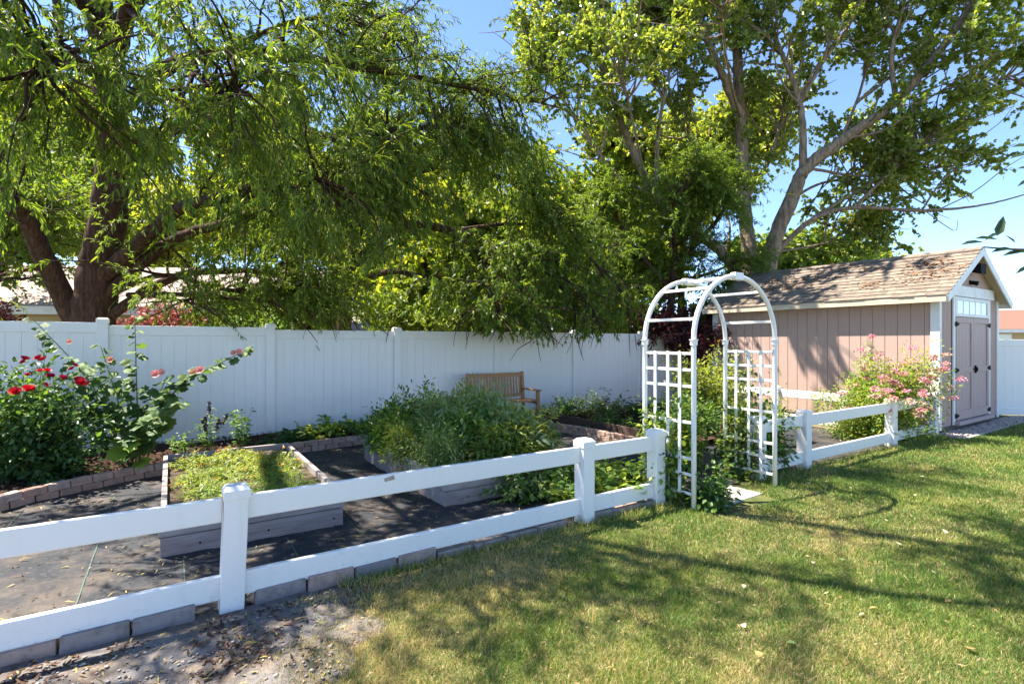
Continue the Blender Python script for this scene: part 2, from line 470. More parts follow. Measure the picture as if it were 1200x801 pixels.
# --- bare dirt at lower left
def m_dirt():
    m, nt, out = nodes('packed grey dirt')
    co = wpos(nt)
    f = ramp(nt, noise(nt, 3.2, 7, co, .65), [(.40,0),(.60,1)])
    col = mixc(nt, f, (.155,.148,.148), (.115,.09,.07))
    col = mixc(nt, ramp(nt, noise(nt, 22, 6, co, .7), [(.5,0),(.75,1)]), col, (.25,.20,.155))
    pbsdf(nt, out, col, .95, noise(nt, 40, 6, co), .7, .02, .15)
    return m
def dirt_z(X, Y):
    u, v = uv_of(X, Y)
    return .004+.024*np.exp(-((v+.30)/.14)**2)*(u < 1.5)+.018*(lownoise(X,Y,2.2)+.6)*np.clip((-v-.1)/.3,0,1)+.008*lownoise(X,Y,6.)+.010*np.exp(-((v+.05)/.2)**2)-.05*np.clip((X-lawn_edge_x(Y)-.02)/.3,0,1)
tag(grid_sheet('dirt_path', np.arange(-5,.2,.04), np.arange(.4,4.6,.04), dirt_z, m_dirt(), None,
    lambda X, Y: (X < lawn_edge_x(Y)+.42) & (uv_of(X,Y)[1] < .0)), kind='structure')

# --- landscape fabric between the raised beds
def m_fabric():
    m, nt, out = nodes('black weed fabric')
    co = wpos(nt)
    dust = ramp(nt, noise(nt, 2.3, 8, co, .68), [(.46,0),(.70,1)])
    col = mixc(nt, dust, (.024,.027,.034), (.11,.086,.066))
    col = mixc(nt, ramp(nt, noise(nt, 26, 6, co, .75), [(.55,0),(.8,1)]), col, (.17,.135,.10))
    h = noise(nt, 3.5, 4, co)
    pbsdf(nt, out, col, .7, h, .6, .05, .25)
    return m
tag(grid_sheet('weed_fabric', np.arange(-4.5,9.7,.05), np.arange(.0,5.6,.05),
    lambda X, Y: .006+.014*(lownoise(X,Y,1.6)+.8)*.5+.006*lownoise(X,Y,5.)+.004*np.abs(lownoise(X,Y,9.,2.)), m_fabric(), toW,
    lambda X, Y: (uv_of(X,Y)[1] > .0)), kind='structure')

lm = MB()
for k_ in range(9):
    u_ = -3.9+k_*.62+.05*math.sin(k_*3)
    for q in range(30):
        a_ = .12+q*.1
        if -.4 < u_ < .99 and a_ > .95: break
        pz = [W(u_-.004, a_), W(u_+.004, a_), W(u_+.004, a_+.1), W(u_-.004, a_+.1)]
        lm.add([(p.x, p.y, .012+.014*(float(lownoise(p.x,p.y,1.6))+.8)*.5+.006*float(lownoise(p.x,p.y,5.))+.004*abs(float(lownoise(p.x,p.y,9.,2.)))) for p in pz], [(0,1,2,3)])
tag(lm.build('weed_fabric_lines', m_simple('green guide line', (.05,.11,.09), (.09,.12,.10), 20, .8)), kind='structure')

# --- mulched border behind the brick edging
EDGE = [(-5,.7),(-3.6,1.6),(-2.6,2.45),(-1.63,3.2),(-.9,3.72),(-.2,4.02),(.6,4.26),(1.6,4.44),(2.8,4.5),(3.9,4.45),(4.8,4.3),(5.3,3.9),(5.48,3.2),(5.52,2.4),(5.55,1.5)]
def m_mulch():
    m, nt, out = nodes('dark mulch')
    co = wpos(nt)
    col = mixc(nt, ramp(nt, noise(nt, 30, 6, co, .7), [(.4,0),(.65,1)]), (.035,.020,.014), (.10,.055,.038))
    pbsdf(nt, out, col, .95, noise(nt, 45, 5, co), .9, .03, .1)
    return m
MULCH = m_mulch()
ec = catmull([(u,v,0) for u,v in EDGE], 140)
sb = MB(); nE = len(ec)
back = [(min(9.45, max(-5, p[0])), 5.5) if p[0] < 5.25 else (9.45, p[1]) for p in ec]
vs_ = []
for i in range(nE):
    a = np.array([ec[i][0], ec[i][1]]); b = np.array(back[i])
    for q in range(5):
        c = a+(b-a)*(.02+.98*q/4); w = W(c[0], c[1], .075+.03*math.sin(3*c[0]+q)+(.05 if q > 1 else 0)-(.02 if q == 0 else 0)); vs_.append(tuple(w))
sb.add(vs_, [(i*5+q,(i+1)*5+q,(i+1)*5+q+1,i*5+q+1) for i in range(nE-1) for q in range(4)])
# corner fan behind the bend
tag(sb.build('mulch_bed', MULCH, smooth=True), kind='structure')

# --- gravel strip and kerb at the foot of the shed
tag(grid_sheet('gravel_strip', np.arange(10.3,16,.06), np.arange(-.42,.0,.06), lambda X, Y: .012+.008*lownoise(X,Y,7.),
    m_simple('grey gravel bed', (.10,.09,.08), (.16,.14,.125), 30, .95, 90, .9), toW), kind='structure')

# ================================================================== WHITE TWO-RAIL FENCES
def post_mesh(mb, x, y, h, w=.127, lean=0.):
    s = w/2
    mb.hexa([(x-s,y-s,-.05),(x+s,y-s,-.05),(x+s,y+s,-.05),(x-s,y+s,-.05),(x-s+lean,y-s,h),(x+s+lean,y-s,h),(x+s+lean,y+s,h),(x-s+lean,y+s,h)])
def cap_mesh(mb, x, y, h, w=.127, lean=0.):
    s = w/2+.007; x = x+lean
    mb.box(x-s,x+s,y-s,y+s,h-.035,h+.012)
    q = s*.72
    mb.hexa([(x-s,y-s,h+.0125),(x+s,y-s,h+.0125),(x+s,y+s,h+.0125),(x-s,y+s,h+.0125),(x-q,y-q,h+.035),(x+q,y-q,h+.035),(x+q,y+q,h+.035),(x-q,y+q,h+.035)])
def rail_fence(label, u0, v0, posts, direction='u', rail_ends=(0,0), zs=(.60,.15), group='white two-rail fences', leans=None):
    root = thing('rail_fence', label, 'fence', W(u0, v0), PHI+(0 if direction == 'u' else math.pi/2), group)
    for k, x in enumerate(posts):
        ln = (leans or {}).get(k, 0.)
        mb = MB(); post_mesh(mb, x, 0, .70, lean=ln); po = mb.build('post', VINYL, root, .006)
        mb = MB(); cap_mesh(mb, x, 0, .70, lean=ln); mb.build('cap', VINYL, po, .0015)
    xs = ([rail_ends[0]] if rail_ends[0] != posts[0] else [])+list(posts)+([rail_ends[1]] if rail_ends[1] != posts[-1] else [])
    for a, b in zip(xs[:-1], xs[1:]):
        for z in zs:
            mb = MB(); mb.box(a+(.045 if a in posts else 0), b-(.045 if b in posts else 0), -.021, .021, z-.07, z+.07)
            mb.build('rail', VINYL, root, .008)
    return root
rail_fence('near white two-rail fence running from the left edge of the photo up to the arch', 0, 0, [-2.6, 0, 2.744, 3.66], 'u', (-4.2, 3.66), leans={1:.03})
nf_ = [o for o in bpy.data.objects if o.name == 'rail_fence'][0]
mb = MB(); mb.hexa([(.93,-.0235,.625),(1.0,-.0235,.632),(1.005,-.0205,.632),(.93,-.0205,.625),(.925,-.0235,.648),(.99,-.0235,.664),(.995,-.0205,.664),(.93,-.0205,.648)])
pt_ = mb.build('peeling_patch', m_simple('brown scuff', (.30,.25,.20), (.42,.38,.33), 30, .9), nf_); pt_['label'] = 'small brown peeling patch on top rail'
rail_fence('white two-rail fence from inside the right of the arch to the shed door', 5.33, -.03, [0, .99, 3.46, 5.04], 'u', (0, 5.04))
rail_fence('short white two-rail fence beside the shed wall, behind the pink bush', 9.55, .05, [.9, 2.13, 3.9], 'v', (0, 4.9))

# ================================================================== PRIVACY FENCES
def privacy_fence(label, origin, rz, posts, ztops, wide=(), group='tall white privacy fences', zb=.04):
    root = thing('privacy_fence', label, 'fence', origin, rz, group)
    for k, x in enumerate(posts):
        zt = max(ztops[max(0,k-1)], ztops[min(k, len(ztops)-1)])+.03
        w = .19 if k in wide else .127
        mb = MB(); post_mesh(mb, x, 0, zt, w); po = mb.build('post', VINYL, root, .006)
        mb = MB(); cap_mesh(mb, x, 0, zt, w); mb.build('cap', VINYL, po, .0015)
    for k in range(len(posts)-1):
        a, b = posts[k]+.05, posts[k+1]-.05
        z0, z1 = (ztops[k], ztops[k+1]) if isinstance(ztops[k], tuple) else (ztops[k], ztops[k])
        mb = MB()
        nb = max(3, round((b-a)/.152)); wd = (b-a)/nb
        for i in range(nb):
            mb.box(a+i*wd+.0008, a+(i+1)*wd-.0008, -.011, .011, zb+.1, z0-.12)
        mb.box(a, b, -.004, .004, zb+.09, z0-.11)
        pn = mb.build('panel', VINYL, root, .0018)
        mb = MB(); mb.box(a, b, -.024, .024, z0-.14, z0); mb.build('top_rail', VINYL, pn, .006)
        mb = MB(); mb.box(a, b, -.024, .024, zb, zb+.14); mb.build('bottom_rail', VINYL, pn, .006)
    return root
privacy_fence('tall white privacy fence along the back of the garden under the trees', W(1.03, 5.56), PHI,
    [-6.2,-4.05,-2.1,0,2.1,4.2,6.25,8.42,10.6], [1.86,1.845,1.81,1.775,1.78,1.78,1.78,1.78], wide=(1,))
_rf = W(13.85, .55)
privacy_fence('white privacy fence to the right of the shed, end of lawn', (_rf.x, _rf.y, 0), -.05,
    [0,2.1,4.2,6.3], [1.63,1.63,1.63])

# ================================================================== SHED
su0, su1, sv1 = 10.72, 13.77, 4.42
SW, SD = su1-su0, sv1
shed = thing('shed', 'taupe wooden garden shed with white trim and shingle gable roof', 'shed', W(su0, 0), PHI)
EAVE, APEX = 2.46, 3.30          # wall top, roof underside apex
slope = (APEX-EAVE)/(SW/2)
mb = MB()
# side and back walls as grooved boards, front wall round the door
mb.box(.012, .03, .012, SD-.012, .1, EAVE-.02)
mb.box(SW-.03, SW-.012, .012, SD-.012, .1, EAVE-.02)
nb = 22; wd = SD/nb
for i in range(nb):
    for x0 in (0, SW-.0115):
        mb.box(x0, x0+.0115, i*wd+.005, (i+1)*wd-.005, .1, EAVE-.02)
mb.box(.031, SW-.031, SD-.03, SD-.012, .1, EAVE)
door0, door1 = 12.30-su0-.875, 12.30-su0+.875
def gable_z(x): return EAVE-.02+slope*(SW/2-abs(x-SW/2))
def front_board(x0, x1, z0):
    mb.add([(x0,0,z0),(x1,0,z0),(x1,.02,z0),(x0,.02,z0),(x0,0,gable_z(x0)),(x1,0,gable_z(x1)),(x1,.02,gable_z(x1)),(x0,.02,gable_z(x0))],
           [(3,2,1,0),(4,5,6,7),(0,1,5,4),(1,2,6,5),(2,3,7,6),(3,0,4,7)])
xs = [.035,.22,.40,.58]
for a, b in zip(xs[:-1], xs[1:]): front_board(a+.003, b-.003, .1)
xs = [SW-.58,SW-.40,SW-.22,SW-.035]
for a, b in zip(xs[:-1], xs[1:]): front_board(a+.003, b-.003, .1)
xs = list(np.linspace(.58, SW-.58, 11))
for a, b in zip(xs[:-1], xs[1:]):
    if a < SW/2 < b-.001 and abs(a-SW/2) > .001: pass
    front_board(a+.003, b-.003, 2.46)
mb.prism([(.04,.1),(SW-.04,.1),(SW-.04,EAVE-.03),(SW/2,APEX-.06),(.04,EAVE-.03)], .022, .034)
mb.build('wall', SIDING, shed, .002)
mb = MB(); mb.box(.01, SW-.01, .01, SD-.01, .0, .098); mb.build('skid_base', m_simple('old timber base', (.16,.12,.095), (.10,.08,.065), 5, .9), shed)
# white trim
mb = MB()
for (x0,x1,y0,y1) in ((-.024,-.002,-.024,.11),(-.001,.07,-.024,-.002),(SW-.07,SW+.001,-.024,-.002),(SW+.002,SW+.024,-.024,.11),
                      (-.024,-.002,SD-.11,SD+.02),(SW+.002,SW+.024,SD-.11,SD+.02)):
    m2 = MB(); m2.box(x0,x1,y0,y1,.06,EAVE-.06); m2.build('corner_board', WHITEP, shed, .003)
m2 = MB(); m2.box(door0-.10, door0-.005, -.026, -.002, .1, 2.40); m2.build('door_trim', WHITEP, shed, .003)
m2 = MB(); m2.box(door1+.005, door1+.10, -.026, -.002, .1, 2.40); m2.build('door_trim', WHITEP, shed, .003)
m2 = MB(); m2.box(.30, SW-.30, -.034, -.002, 2.405, 2.60); m2.build('header_board', WHITEP, shed, .003)
# transom window
wf = MB()
wf.box(door0, door1, -.03, -.002, 2.33, 2.395); wf.box(door0, door1, -.03, -.002, 2.04, 2.10)
wf.box(door0, door0+.09, -.03, -.002, 2.10, 2.33); wf.box(door1-.09, door1, -.03, -.002, 2.10, 2.33)
win = wf.build('window', WHITEP, shed, .003)
m2 = MB(); m2.box(door0+.088, door1-.088, -.016, -.010, 2.098, 2.332); m2.build('pane', GLASS, win)
m2 = MB()
for i in range(1,5):
    x = door0+.09+(door1-door0-.18)*i/5; m2.box(x-.008, x+.008, -.021, -.0165, 2.10, 2.33)
m2.build('muntin', WHITEP, win)
# double doors
for s_, (x0, x1) in enumerate(((door0+.006, 12.30-su0-.006), (12.30-su0+.006, door1-.006))):
    d = MB(); w_ = x1-x0
    nbd = 5; bw = w_/nbd
    for i in range(nbd): d.box(x0+i*bw+.002, x0+(i+1)*bw-.002, -.018, -.002, .18, 2.03)
    dr = d.build('door', DOORM, shed, .002)
    d = MB(); yy = (-.036,-.0185)
    d.box(x0, x0+.11, *yy, .18, 2.03); d.box(x1-.11, x1, *yy, .18, 2.03)
    d.box(x0+.1105, x1-.1105, *yy, 1.93, 2.03); d.box(x0+.1105, x1-.1105, *yy, 1.02, 1.13); d.box(x0+.1105, x1-.1105, *yy, .18, .34)
    d.build('rail_and_stile', DOORM, dr, .003)
    hx = x0 if s_ == 0 else x1; sg = 1 if s_ == 0 else -1
    for z in (1.90, 1.075, .26):
        h = MB(); h.prism([(hx-sg*.05,z-.042),(hx-sg*.0,z-.042),(hx+sg*.12,z-.009),(hx+sg*.12,z+.009),(hx,z+.042),(hx-sg*.05,z+.042)][::sg], -.044, -.0365)
        h.build('hinge', BLACK, dr)
    if s_ == 1:
        h = MB(); h.box(x0+.03, x0+.07, -.06, -.0365, 1.0, 1.14); h.tube([(x0+.05,-.07,1.03),(x0+.05,-.075,1.07),(x0+.05,-.07,1.11)], .012); h.box(x0-.05,x0+.12,-.05,-.0365,1.06,1.085)
        h.build('handle', BLACK, dr, .002)
m2 = MB(); m2.box(door0-.05, door1+.05, -.10, -.002, .10, .165); m2.build('door_sill', DOORM, shed, .004)
# roof
OV, OE = .19, .19
th = math.atan(slope); ct, sn = math.cos(th), math.sin(th)
rb = MB()
def roof_pt(side, s, y, t):           # s = distance down the slope from the ridge, t = height above deck
    x = s*ct+t*sn; z = APEX-s*sn+t*ct
    return (SW/2+side*x, y, z)
SL = (SW/2+OE)/ct
mbd = MB()
for side in (-1, 1):
    a = [roof_pt(side, 0, -OV+.02, 0), roof_pt(side, SL, -OV+.02, 0), roof_pt(side, SL, SD+OV-.02, 0), roof_pt(side, 0, SD+OV-.02, 0)]
    b = [roof_pt(side, 0, -OV+.02, .018), roof_pt(side, SL, -OV+.02, .018), roof_pt(side, SL, SD+OV-.02, .018), roof_pt(side, 0, SD+OV-.02, .018)]
    mbd.add(a+b, [(3,2,1,0),(4,5,6,7),(0,1,5,4),(1,2,6,5),(2,3,7,6),(3,0,4,7)] if side < 0 else [(0,1,2,3),(7,6,5,4),(4,5,1,0),(5,6,2,1),(6,7,3,2),(7,4,0,3)])
    nc = 13; ex = (SL+.02)/nc
    for c in range(nc):
        s1 = (c+1)*ex; s0 = max(.0, c*ex-.02); y = -OV-rng.uniform(0,.2)
        while y < SD+OV:
            wdt = rng.uniform(.10,.30); y0 = max(y, -OV); y1 = min(y+wdt-.004, SD+OV)
            if y1 > y0+.01:
                tt = rng.uniform(.004,.010); dz = rng.uniform(-.006,.006)
                v = [roof_pt(side,s0,y0,.020),roof_pt(side,s1+dz,y0,.026),roof_pt(side,s1+dz,y1,.026),roof_pt(side,s0,y1,.020),
                     roof_pt(side,s0,y0,.022),roof_pt(side,s1+dz,y0,.028+tt),roof_pt(side,s1+dz,y1,.028+tt),roof_pt(side,s0,y1,.022)]
                rb.hexa(v)
            y += wdt
    # fascia + barge boards
    fa = MB(); fx = SW/2+side*(SL*ct); x0, x1 = (fx, fx+.02) if side > 0 else (fx-.02, fx)
    zf = APEX-SL*sn
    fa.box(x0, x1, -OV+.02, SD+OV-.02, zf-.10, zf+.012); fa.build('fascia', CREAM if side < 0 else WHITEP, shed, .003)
    for y0, y1 in ((-OV-.006, -OV+.018), (SD+OV-.018, SD+OV+.006)):
        bg = MB(); S2 = SL+.03
        p = [roof_pt(side,0,0,.018), roof_pt(side,S2,0,.018), roof_pt(side,S2,0,-.11), roof_pt(side,0,0,-.11-.0)]
        p[3] = (SW/2, 0, APEX-.11/ct); p[0] = (SW/2, 0, APEX+.018/ct)
        poly = [(q[0], q[2]) for q in p]
        bg.prism(poly if side < 0 else poly[::-1], y0, y1); bg.build('barge_board', WHITEP, shed, .003)
    so = MB(); zs_ = zf-.004
    so.add([roof_pt(side, 0, -OV+.018, -.006), roof_pt(side, SL, -OV+.018, -.006), roof_pt(side, SL, -.003, -.006), roof_pt(side, 0, -.003, -.006),
            roof_pt(side, 0, -OV+.018, -.001), roof_pt(side, SL, -OV+.018, -.001), roof_pt(side, SL, -.003, -.001), roof_pt(side, 0, -.003, -.001)],
            [(3,2,1,0),(4,5,6,7),(0,1,5,4),(1,2,6,5),(2,3,7,6),(3,0,4,7)])
    so.build('soffit', CREAM, shed)
mbd.build('roof_deck', CREAM, shed)
for k in range(18):                        # ridge caps
    y0 = -OV+k*(SD+2*OV)/18; y1 = y0+(SD+2*OV)/18+.02
    for side in (-1,1):
        rb.hexa([roof_pt(side,0,y0,.036+.006*(k%2)),roof_pt(side,.13,y0,.036),roof_pt(side,.13,y1,.034),roof_pt(side,0,y1,.034),
                 roof_pt(side,0,y0,.044+.006*(k%2)),roof_pt(side,.13,y0,.044),roof_pt(side,.13,y1,.042),roof_pt(side,0,y1,.042)])
roof = rb.build('roof', SHINGLE, shed)
# lamp and camera in the gable
fl = thing('flood_light', 'black flood light fixed high in the gable above the shed door', 'lamp', W(12.22, -.0, 2.93), PHI)
m2 = MB(); m2.box(-.06,.06,-.03,-.001,-.05,.05); m2.build('mount', BLACK, fl, .004)
m2 = MB(); m2.tube([(0,-.03,.0),(0,-.07,.02)], .015); m2.hexa([(-.13,-.20,-.10),(.13,-.20,-.10),(.12,-.05,-.06),(-.12,-.05,-.06),(-.15,-.20,.09),(.15,-.20,.09),(.12,-.05,.08),(-.12,-.05,.08)])
m2.build('lamp_head', BLACK, fl, .006)
cam_ = thing('security_camera', 'small black camera below the flood light on shed gable', 'camera', W(12.22, 0, 2.69), PHI)
m2 = MB(); m2.box(-.04,.04,-.02,-.001,-.04,.04); m2.build('mount', BLACK, cam_, .004)
m2 = MB(); m2.tube([(0,-.02,.0),(.01,-.12,-.03)], [.035,.045]); m2.build('camera_body', BLACK, cam_)

# leaf litter lying on the roof
lb = Bulk(); K = 420
cs = rng.uniform([.15,.2],[SL-.2,SD-.2],(16,2)); cid = rng.integers(0,16,K)
sy = cs[cid]+rng.normal(0,1,(K,2))*np.array([.10,.22])
sy[:,0] = np.clip(sy[:,0], .03, SL-.02); sy[:,1] = np.clip(sy[:,1], -.1, SD+.1)
xx = SW/2-(sy[:,0]*ct+.045*sn); zz = APEX-sy[:,0]*sn+.045*ct
wx = AX+UX*(su0+xx)-UY*sy[:,1]; wy = AY+UY*(su0+xx)+UX*sy[:,1]
lb.inst(BROAD, np.stack([wx,wy,zz],-1), rnd(K)*[1,1,.2], np.array([[-.4,-.2,1.]])+rnd(K)*.3, rng.uniform(.04,.08,K), .045)
tag(lb.build('roof_leaf_litter', m_leaf('rusty dead leaf', [(.30,.13,.05),(.22,.09,.04),(.36,.20,.09)], .1, .8, (1,1,1))), 'rusty dead leaves lying in drifts on the shed roof', 'leaf litter', kind='stuff')

# ================================================================== ARBOUR
arb = thing('garden_arch', 'white metal garden arch with lattice sides between the two fences', 'garden arch', W(3.8, -.33), PHI)
AW, AD, SP = 1.35, .60, 1.60
def arch_poly(y, r, z0=-.04):
    p = [(0,y,z0),(0,y,.8),(0,y,SP-.02)]
    for k in range(0, 25):
        a = math.pi*(1-k/24); p.append((AW/2+AW/2*math.cos(a), y, SP+.64*math.sin(a)))
    return p+[(AW,y,SP-.02),(AW,y,.8),(AW,y,z0)]
for y in (0, AD):
    m2 = MB(); m2.tube(arch_poly(y, 0), .0245, 10); ar = m2.build('arch_hoop', VINYL, arb, smooth=True)
    m2 = MB()
    for x in (0, AW): m2.tube([(x,y,SP-.05),(x,y,SP-.005)], .034, 12); m2.tube([(x,y,SP-.005),(x,y,SP+.005)], .042, 12)
    m2.build('collar', VINYL, ar)
    m2 = MB(); m2.hexa([(AW/2-.07,y-.03,SP+.60),(AW/2+.07,y-.03,SP+.60),(AW/2+.07,y+.03,SP+.60),(AW/2-.07,y+.03,SP+.60),(AW/2-.07,y-.03,SP+.675),(AW/2+.07,y-.03,SP+.675),(AW/2+.07,y+.03,SP+.675),(AW/2-.07,y+.03,SP+.675)])
    m2.build('apex_joint', VINYL, ar, .006)
def bar(x, z, r=.014, w=None):
    m2 = MB(); m2.box(x-.008, x+.008, .02, AD-.02, z-.014, z+.014); m2.build('crossbar', VINYL, arb, .003)
for dx in (-.045, .045): bar(AW/2+dx, SP+.635)
for a in (18, 52):
    for s_ in (-1, 1): bar(AW/2+s_*AW/2*math.cos(R(a)), SP+.64*math.sin(R(a)))
for x in (0, AW):
    for z in (1.47, 1.315, 1.16, .82, .48, .33, .15): bar(x, z)
    m2 = MB()
    for y in (.15, .30, .45): m2.box(x-.022+.010*(y == .3), x-.0105+.010*(y == .3)-(.0 if y != .3 else -.0), y-.016, y+.016, .15, 1.49)
    m2.build('lattice_slat', VINYL, arb, .002)
# concrete paver in the opening
pv = MB(); pv.box(-.36,.36,-.20,.20,-.03,.026)
tag(pv.build('stepping_stone', CONC, None, .012, loc=W(4.45,-.22)), 'pale concrete slab on the ground in the arch opening', 'paving slab')
bpy.data.objects['stepping_stone'].rotation_euler = (0,0,PHI+.05)

# ================================================================== RAISED BEDS
SOIL = m_simple('bed soil', (.045,.03,.02), (.08,.055,.035), 20, .95, 60, 1.0)
def raised_bed(label, u0, v0, w, l, h, wood, rz=0):
    root = thing('raised_bed', label, 'raised bed', W(u0, v0), PHI+rz, 'wooden raised beds')
    t = .042; hb = h/2
    for k in range(2):
        z0, z1 = k*hb+.003, (k+1)*hb-.003
        dx = .012*k
        for (x0,x1,y0,y1) in ((-dx,w+dx*.5,0,t),(-dx*.3,w,l-t,l),(0,t,t+.001,l-t-.001),(w-t,w,t+.001,l-t-.001)):
            m2 = MB(); m2.box(x0,x1,y0-.004*k,y1,z0,z1); m2.build('board', wood, root, .004)
    m2 = MB(); n_ = 14
    for i in range(n_+1):
        for j in range(n_+1): m2.v.append((t+(w-2*t)*i/n_, t+(l-2*t)*j/n_, h-.07+random.uniform(-.015,.02)))
    for i in range(n_):
        for j in range(n_): m2.f.append([i*(n_+1)+j,(i+1)*(n_+1)+j,(i+1)*(n_+1)+j+1,i*(n_+1)+j+1]); m2.m.append(0)
    m2.build('soil', SOIL, root, smooth=True)
    m2 = MB()
    for x in (.25, w*.55, w-.08):
        for z in (hb*.5, hb*1.5): m2.tube([(x,-.006,z),(x,-.0095,z)], .008, 8)
    m2.build('screw_head', BLACK, root)
    return root
raised_bed('weathered wooden raised bed holding low yellow-flowered plants, nearest the roses', -.36, 1.08, 1.31, 2.52, .31, BEDWOOD)
raised_bed('weathered wooden raised bed overflowing with tall sage green plants in the middle', 1.88, 1.01, 1.30, 2.45, .31, BEDWOOD)
# dark board holding up the soil at the right
db = MB(); db.box(-.02,.02,0,2.0,.0,.24)
o = db.build('timber_edging', DARKWOOD, None, .006, loc=W(5.75,2.15)); o.rotation_euler = (0,0,PHI)
tag(o, 'dark timber board edging the planted bed at right of the garden', 'edging board')

# ================================================================== EDGING BLOCKS
def block(name, l, d, h, mat):
    m2 = MB(); j = lambda: random.uniform(-.006,.006)
    m2.hexa([(-l/2+j(),-d/2+j(),0),(l/2+j(),-d/2+j(),0),(l/2,d/2,0),(-l/2,d/2,0),(-l/2+j(),-d/2+j(),h+j()),(l/2+j(),-d/2+j(),h+j()),(l/2,d/2,h+j()),(-l/2,d/2,h+j())])
    return m2.build(name, mat, None, .009)
gb0 = block('edging_block', .292, .12, .125, GREYBLOCK)
tag(gb0, 'grey concrete edging block set under the bottom rail of near fence', 'edging block', 'grey edging blocks under the near fence')
first = True; u = -3.6
while u < 3.6:
    if min(abs(u-p) for p in (-2.6,0,2.744)) > .19:
        o = gb0 if first else gb0.copy()
        if not first: C.objects.link(o)
        first = False
        o.scale = (random.uniform(.98,1.012), 1, random.uniform(.9,1.08)); o.location = W(u, .02+random.uniform(-.010,.010), (-.022 if u < 1.2 else -.055)+random.uniform(-.008,.008)); o.rotation_euler = (0, random.uniform(-.02,.02), PHI+random.uniform(-.03,.03))
    u += .298
br0 = block('edging_brick', .195, .10, .075, BRICK)
tag(br0, 'reddish brick laid in the low curved border of the flower bed', 'brick', 'reddish bricks edging the flower bed')
d_ = np.r_[0, np.cumsum(np.linalg.norm(np.diff(ec, axis=0), axis=1))]
first = True
for course in range(2):
    s_ = .1+course*.1
    while s_ < d_[-1]-.05:
        x = np.interp(s_, d_, ec[:,0]); y = np.interp(s_, d_, ec[:,1])
        x2 = np.interp(s_+.05, d_, ec[:,0]); y2 = np.interp(s_+.05, d_, ec[:,1])
        o = br0 if first else br0.copy()
        if not first: C.objects.link(o)
        first = False
        o.location = W(x, y, .004+course*.077); o.rotation_euler = (random.uniform(-.02,.02), random.uniform(-.015,.015), PHI+math.atan2(y2-y, x2-x)+random.uniform(-.04,.04))
        s_ += .203

# ================================================================== BENCH
bn = thing('garden_bench', 'slatted teak bench standing against the back fence behind the plants', 'bench', W(4.35, 4.62, .03), PHI)
BWD = 1.30
def bbox(nm, *a, par=bn, bv=.005):
    m2 = MB(); m2.box(*a); return m2.build(nm, TEAK, par, bv)
for x in (0, BWD-.06):
    m2 = MB(); m2.hexa([(x,.48,0),(x+.06,.48,0),(x+.06,.54,0),(x,.54,0),(x,.55,.96),(x+.06,.55,.96),(x+.06,.60,.96),(x,.60,.96)]); m2.build('leg', TEAK, bn, .005)
    bbox('leg', x, x+.06, .0, .06, 0, .60)
    m2 = MB(); m2.box(x-.01, x+.07, -.05, .50, .605, .635); m2.build('armrest', TEAK, bn, .008)
    bbox('seat_rail', x+.008, x+.05, .065, .475, .36, .41)
bk = MB(); bk.box(.062, BWD-.062, .545, .580, .87, .945); bk.box(.062, BWD-.062, .515, .545, .47, .53)
bko = bk.build('backrest', TEAK, bn, .005)
m2 = MB()
for k in range(17):
    x = .09+(BWD-.18-.035)*k/16
    m2.hexa([(x,.522,.531),(x+.035,.522,.531),(x+.035,.538,.531),(x,.538,.531),(x,.552,.869),(x+.035,.552,.869),(x+.035,.568,.869),(x,.568,.869)])
m2.build('back_slat', TEAK, bko)
m2 = MB()
for k in range(6): m2.box(.002, BWD-.002, .0+k*.082, .068+k*.082, .412, .434)
m2.build('seat', TEAK, bn, .003)

# ================================================================== PLANTS
def plant(name, label, cat, loc, h, spread, ns, lv, leaf, lw, tmpl, mats, group=None, grav=.06, out=.6, lean=(0,0), base=.12,
          mixp=None, ldroop=.15, t0=.15, srad=.004, stemmat=None, lvar=.4, nup=1.0):
    loc = Vector(loc); root = thing(name, label, cat, loc, 0, group)
    K = ns; a = rng.uniform(0, 2*np.pi, K); r = np.sqrt(rng.uniform(0,1,K))
    st = np.stack([np.cos(a)*r*base*spread/.3, np.sin(a)*r*base*spread/.3, np.zeros(K)], -1)
    d = np.stack([np.cos(a)*r*out*spread/h*1.3+lean[0], np.sin(a)*r*out*spread/h*1.3+lean[1], np.ones(K)], -1)
    L = h*rng.uniform(1-lvar, 1.1, K)*np.linalg.norm(d, axis=-1)**.5
    pl = grow(st, d, L, 8, grav, .09)
    sb_ = Bulk(); sb_.tubes(pl, srad*np.linspace(1,.4,8)[None]*np.ones((K,1)), 4)
    sb_.build('stem', stemmat or GSTEM, root, True)
    b = Bulk(); KK = K*lv; k = np.repeat(np.arange(K), lv); t = t0+(1-t0)*rng.uniform(0,1,KK)
    p, tg = along(pl, k, t)
    s = rnd(KK)*[1,1,.4]
    dd = unit(s+tg*.35-np.array([0,0,ldroop])); Lf = rng.uniform(*leaf, KK)
    ids = rng.choice(len(mats), KK, p=mixp)
    b.inst(tmpl, p+dd*.012, dd, rnd(KK)*.5+np.array([0,0,nup]), Lf, Lf*lw, ids)
    b.build('foliage', mats, root)
    root['_tips'] = 0
    return root, pl

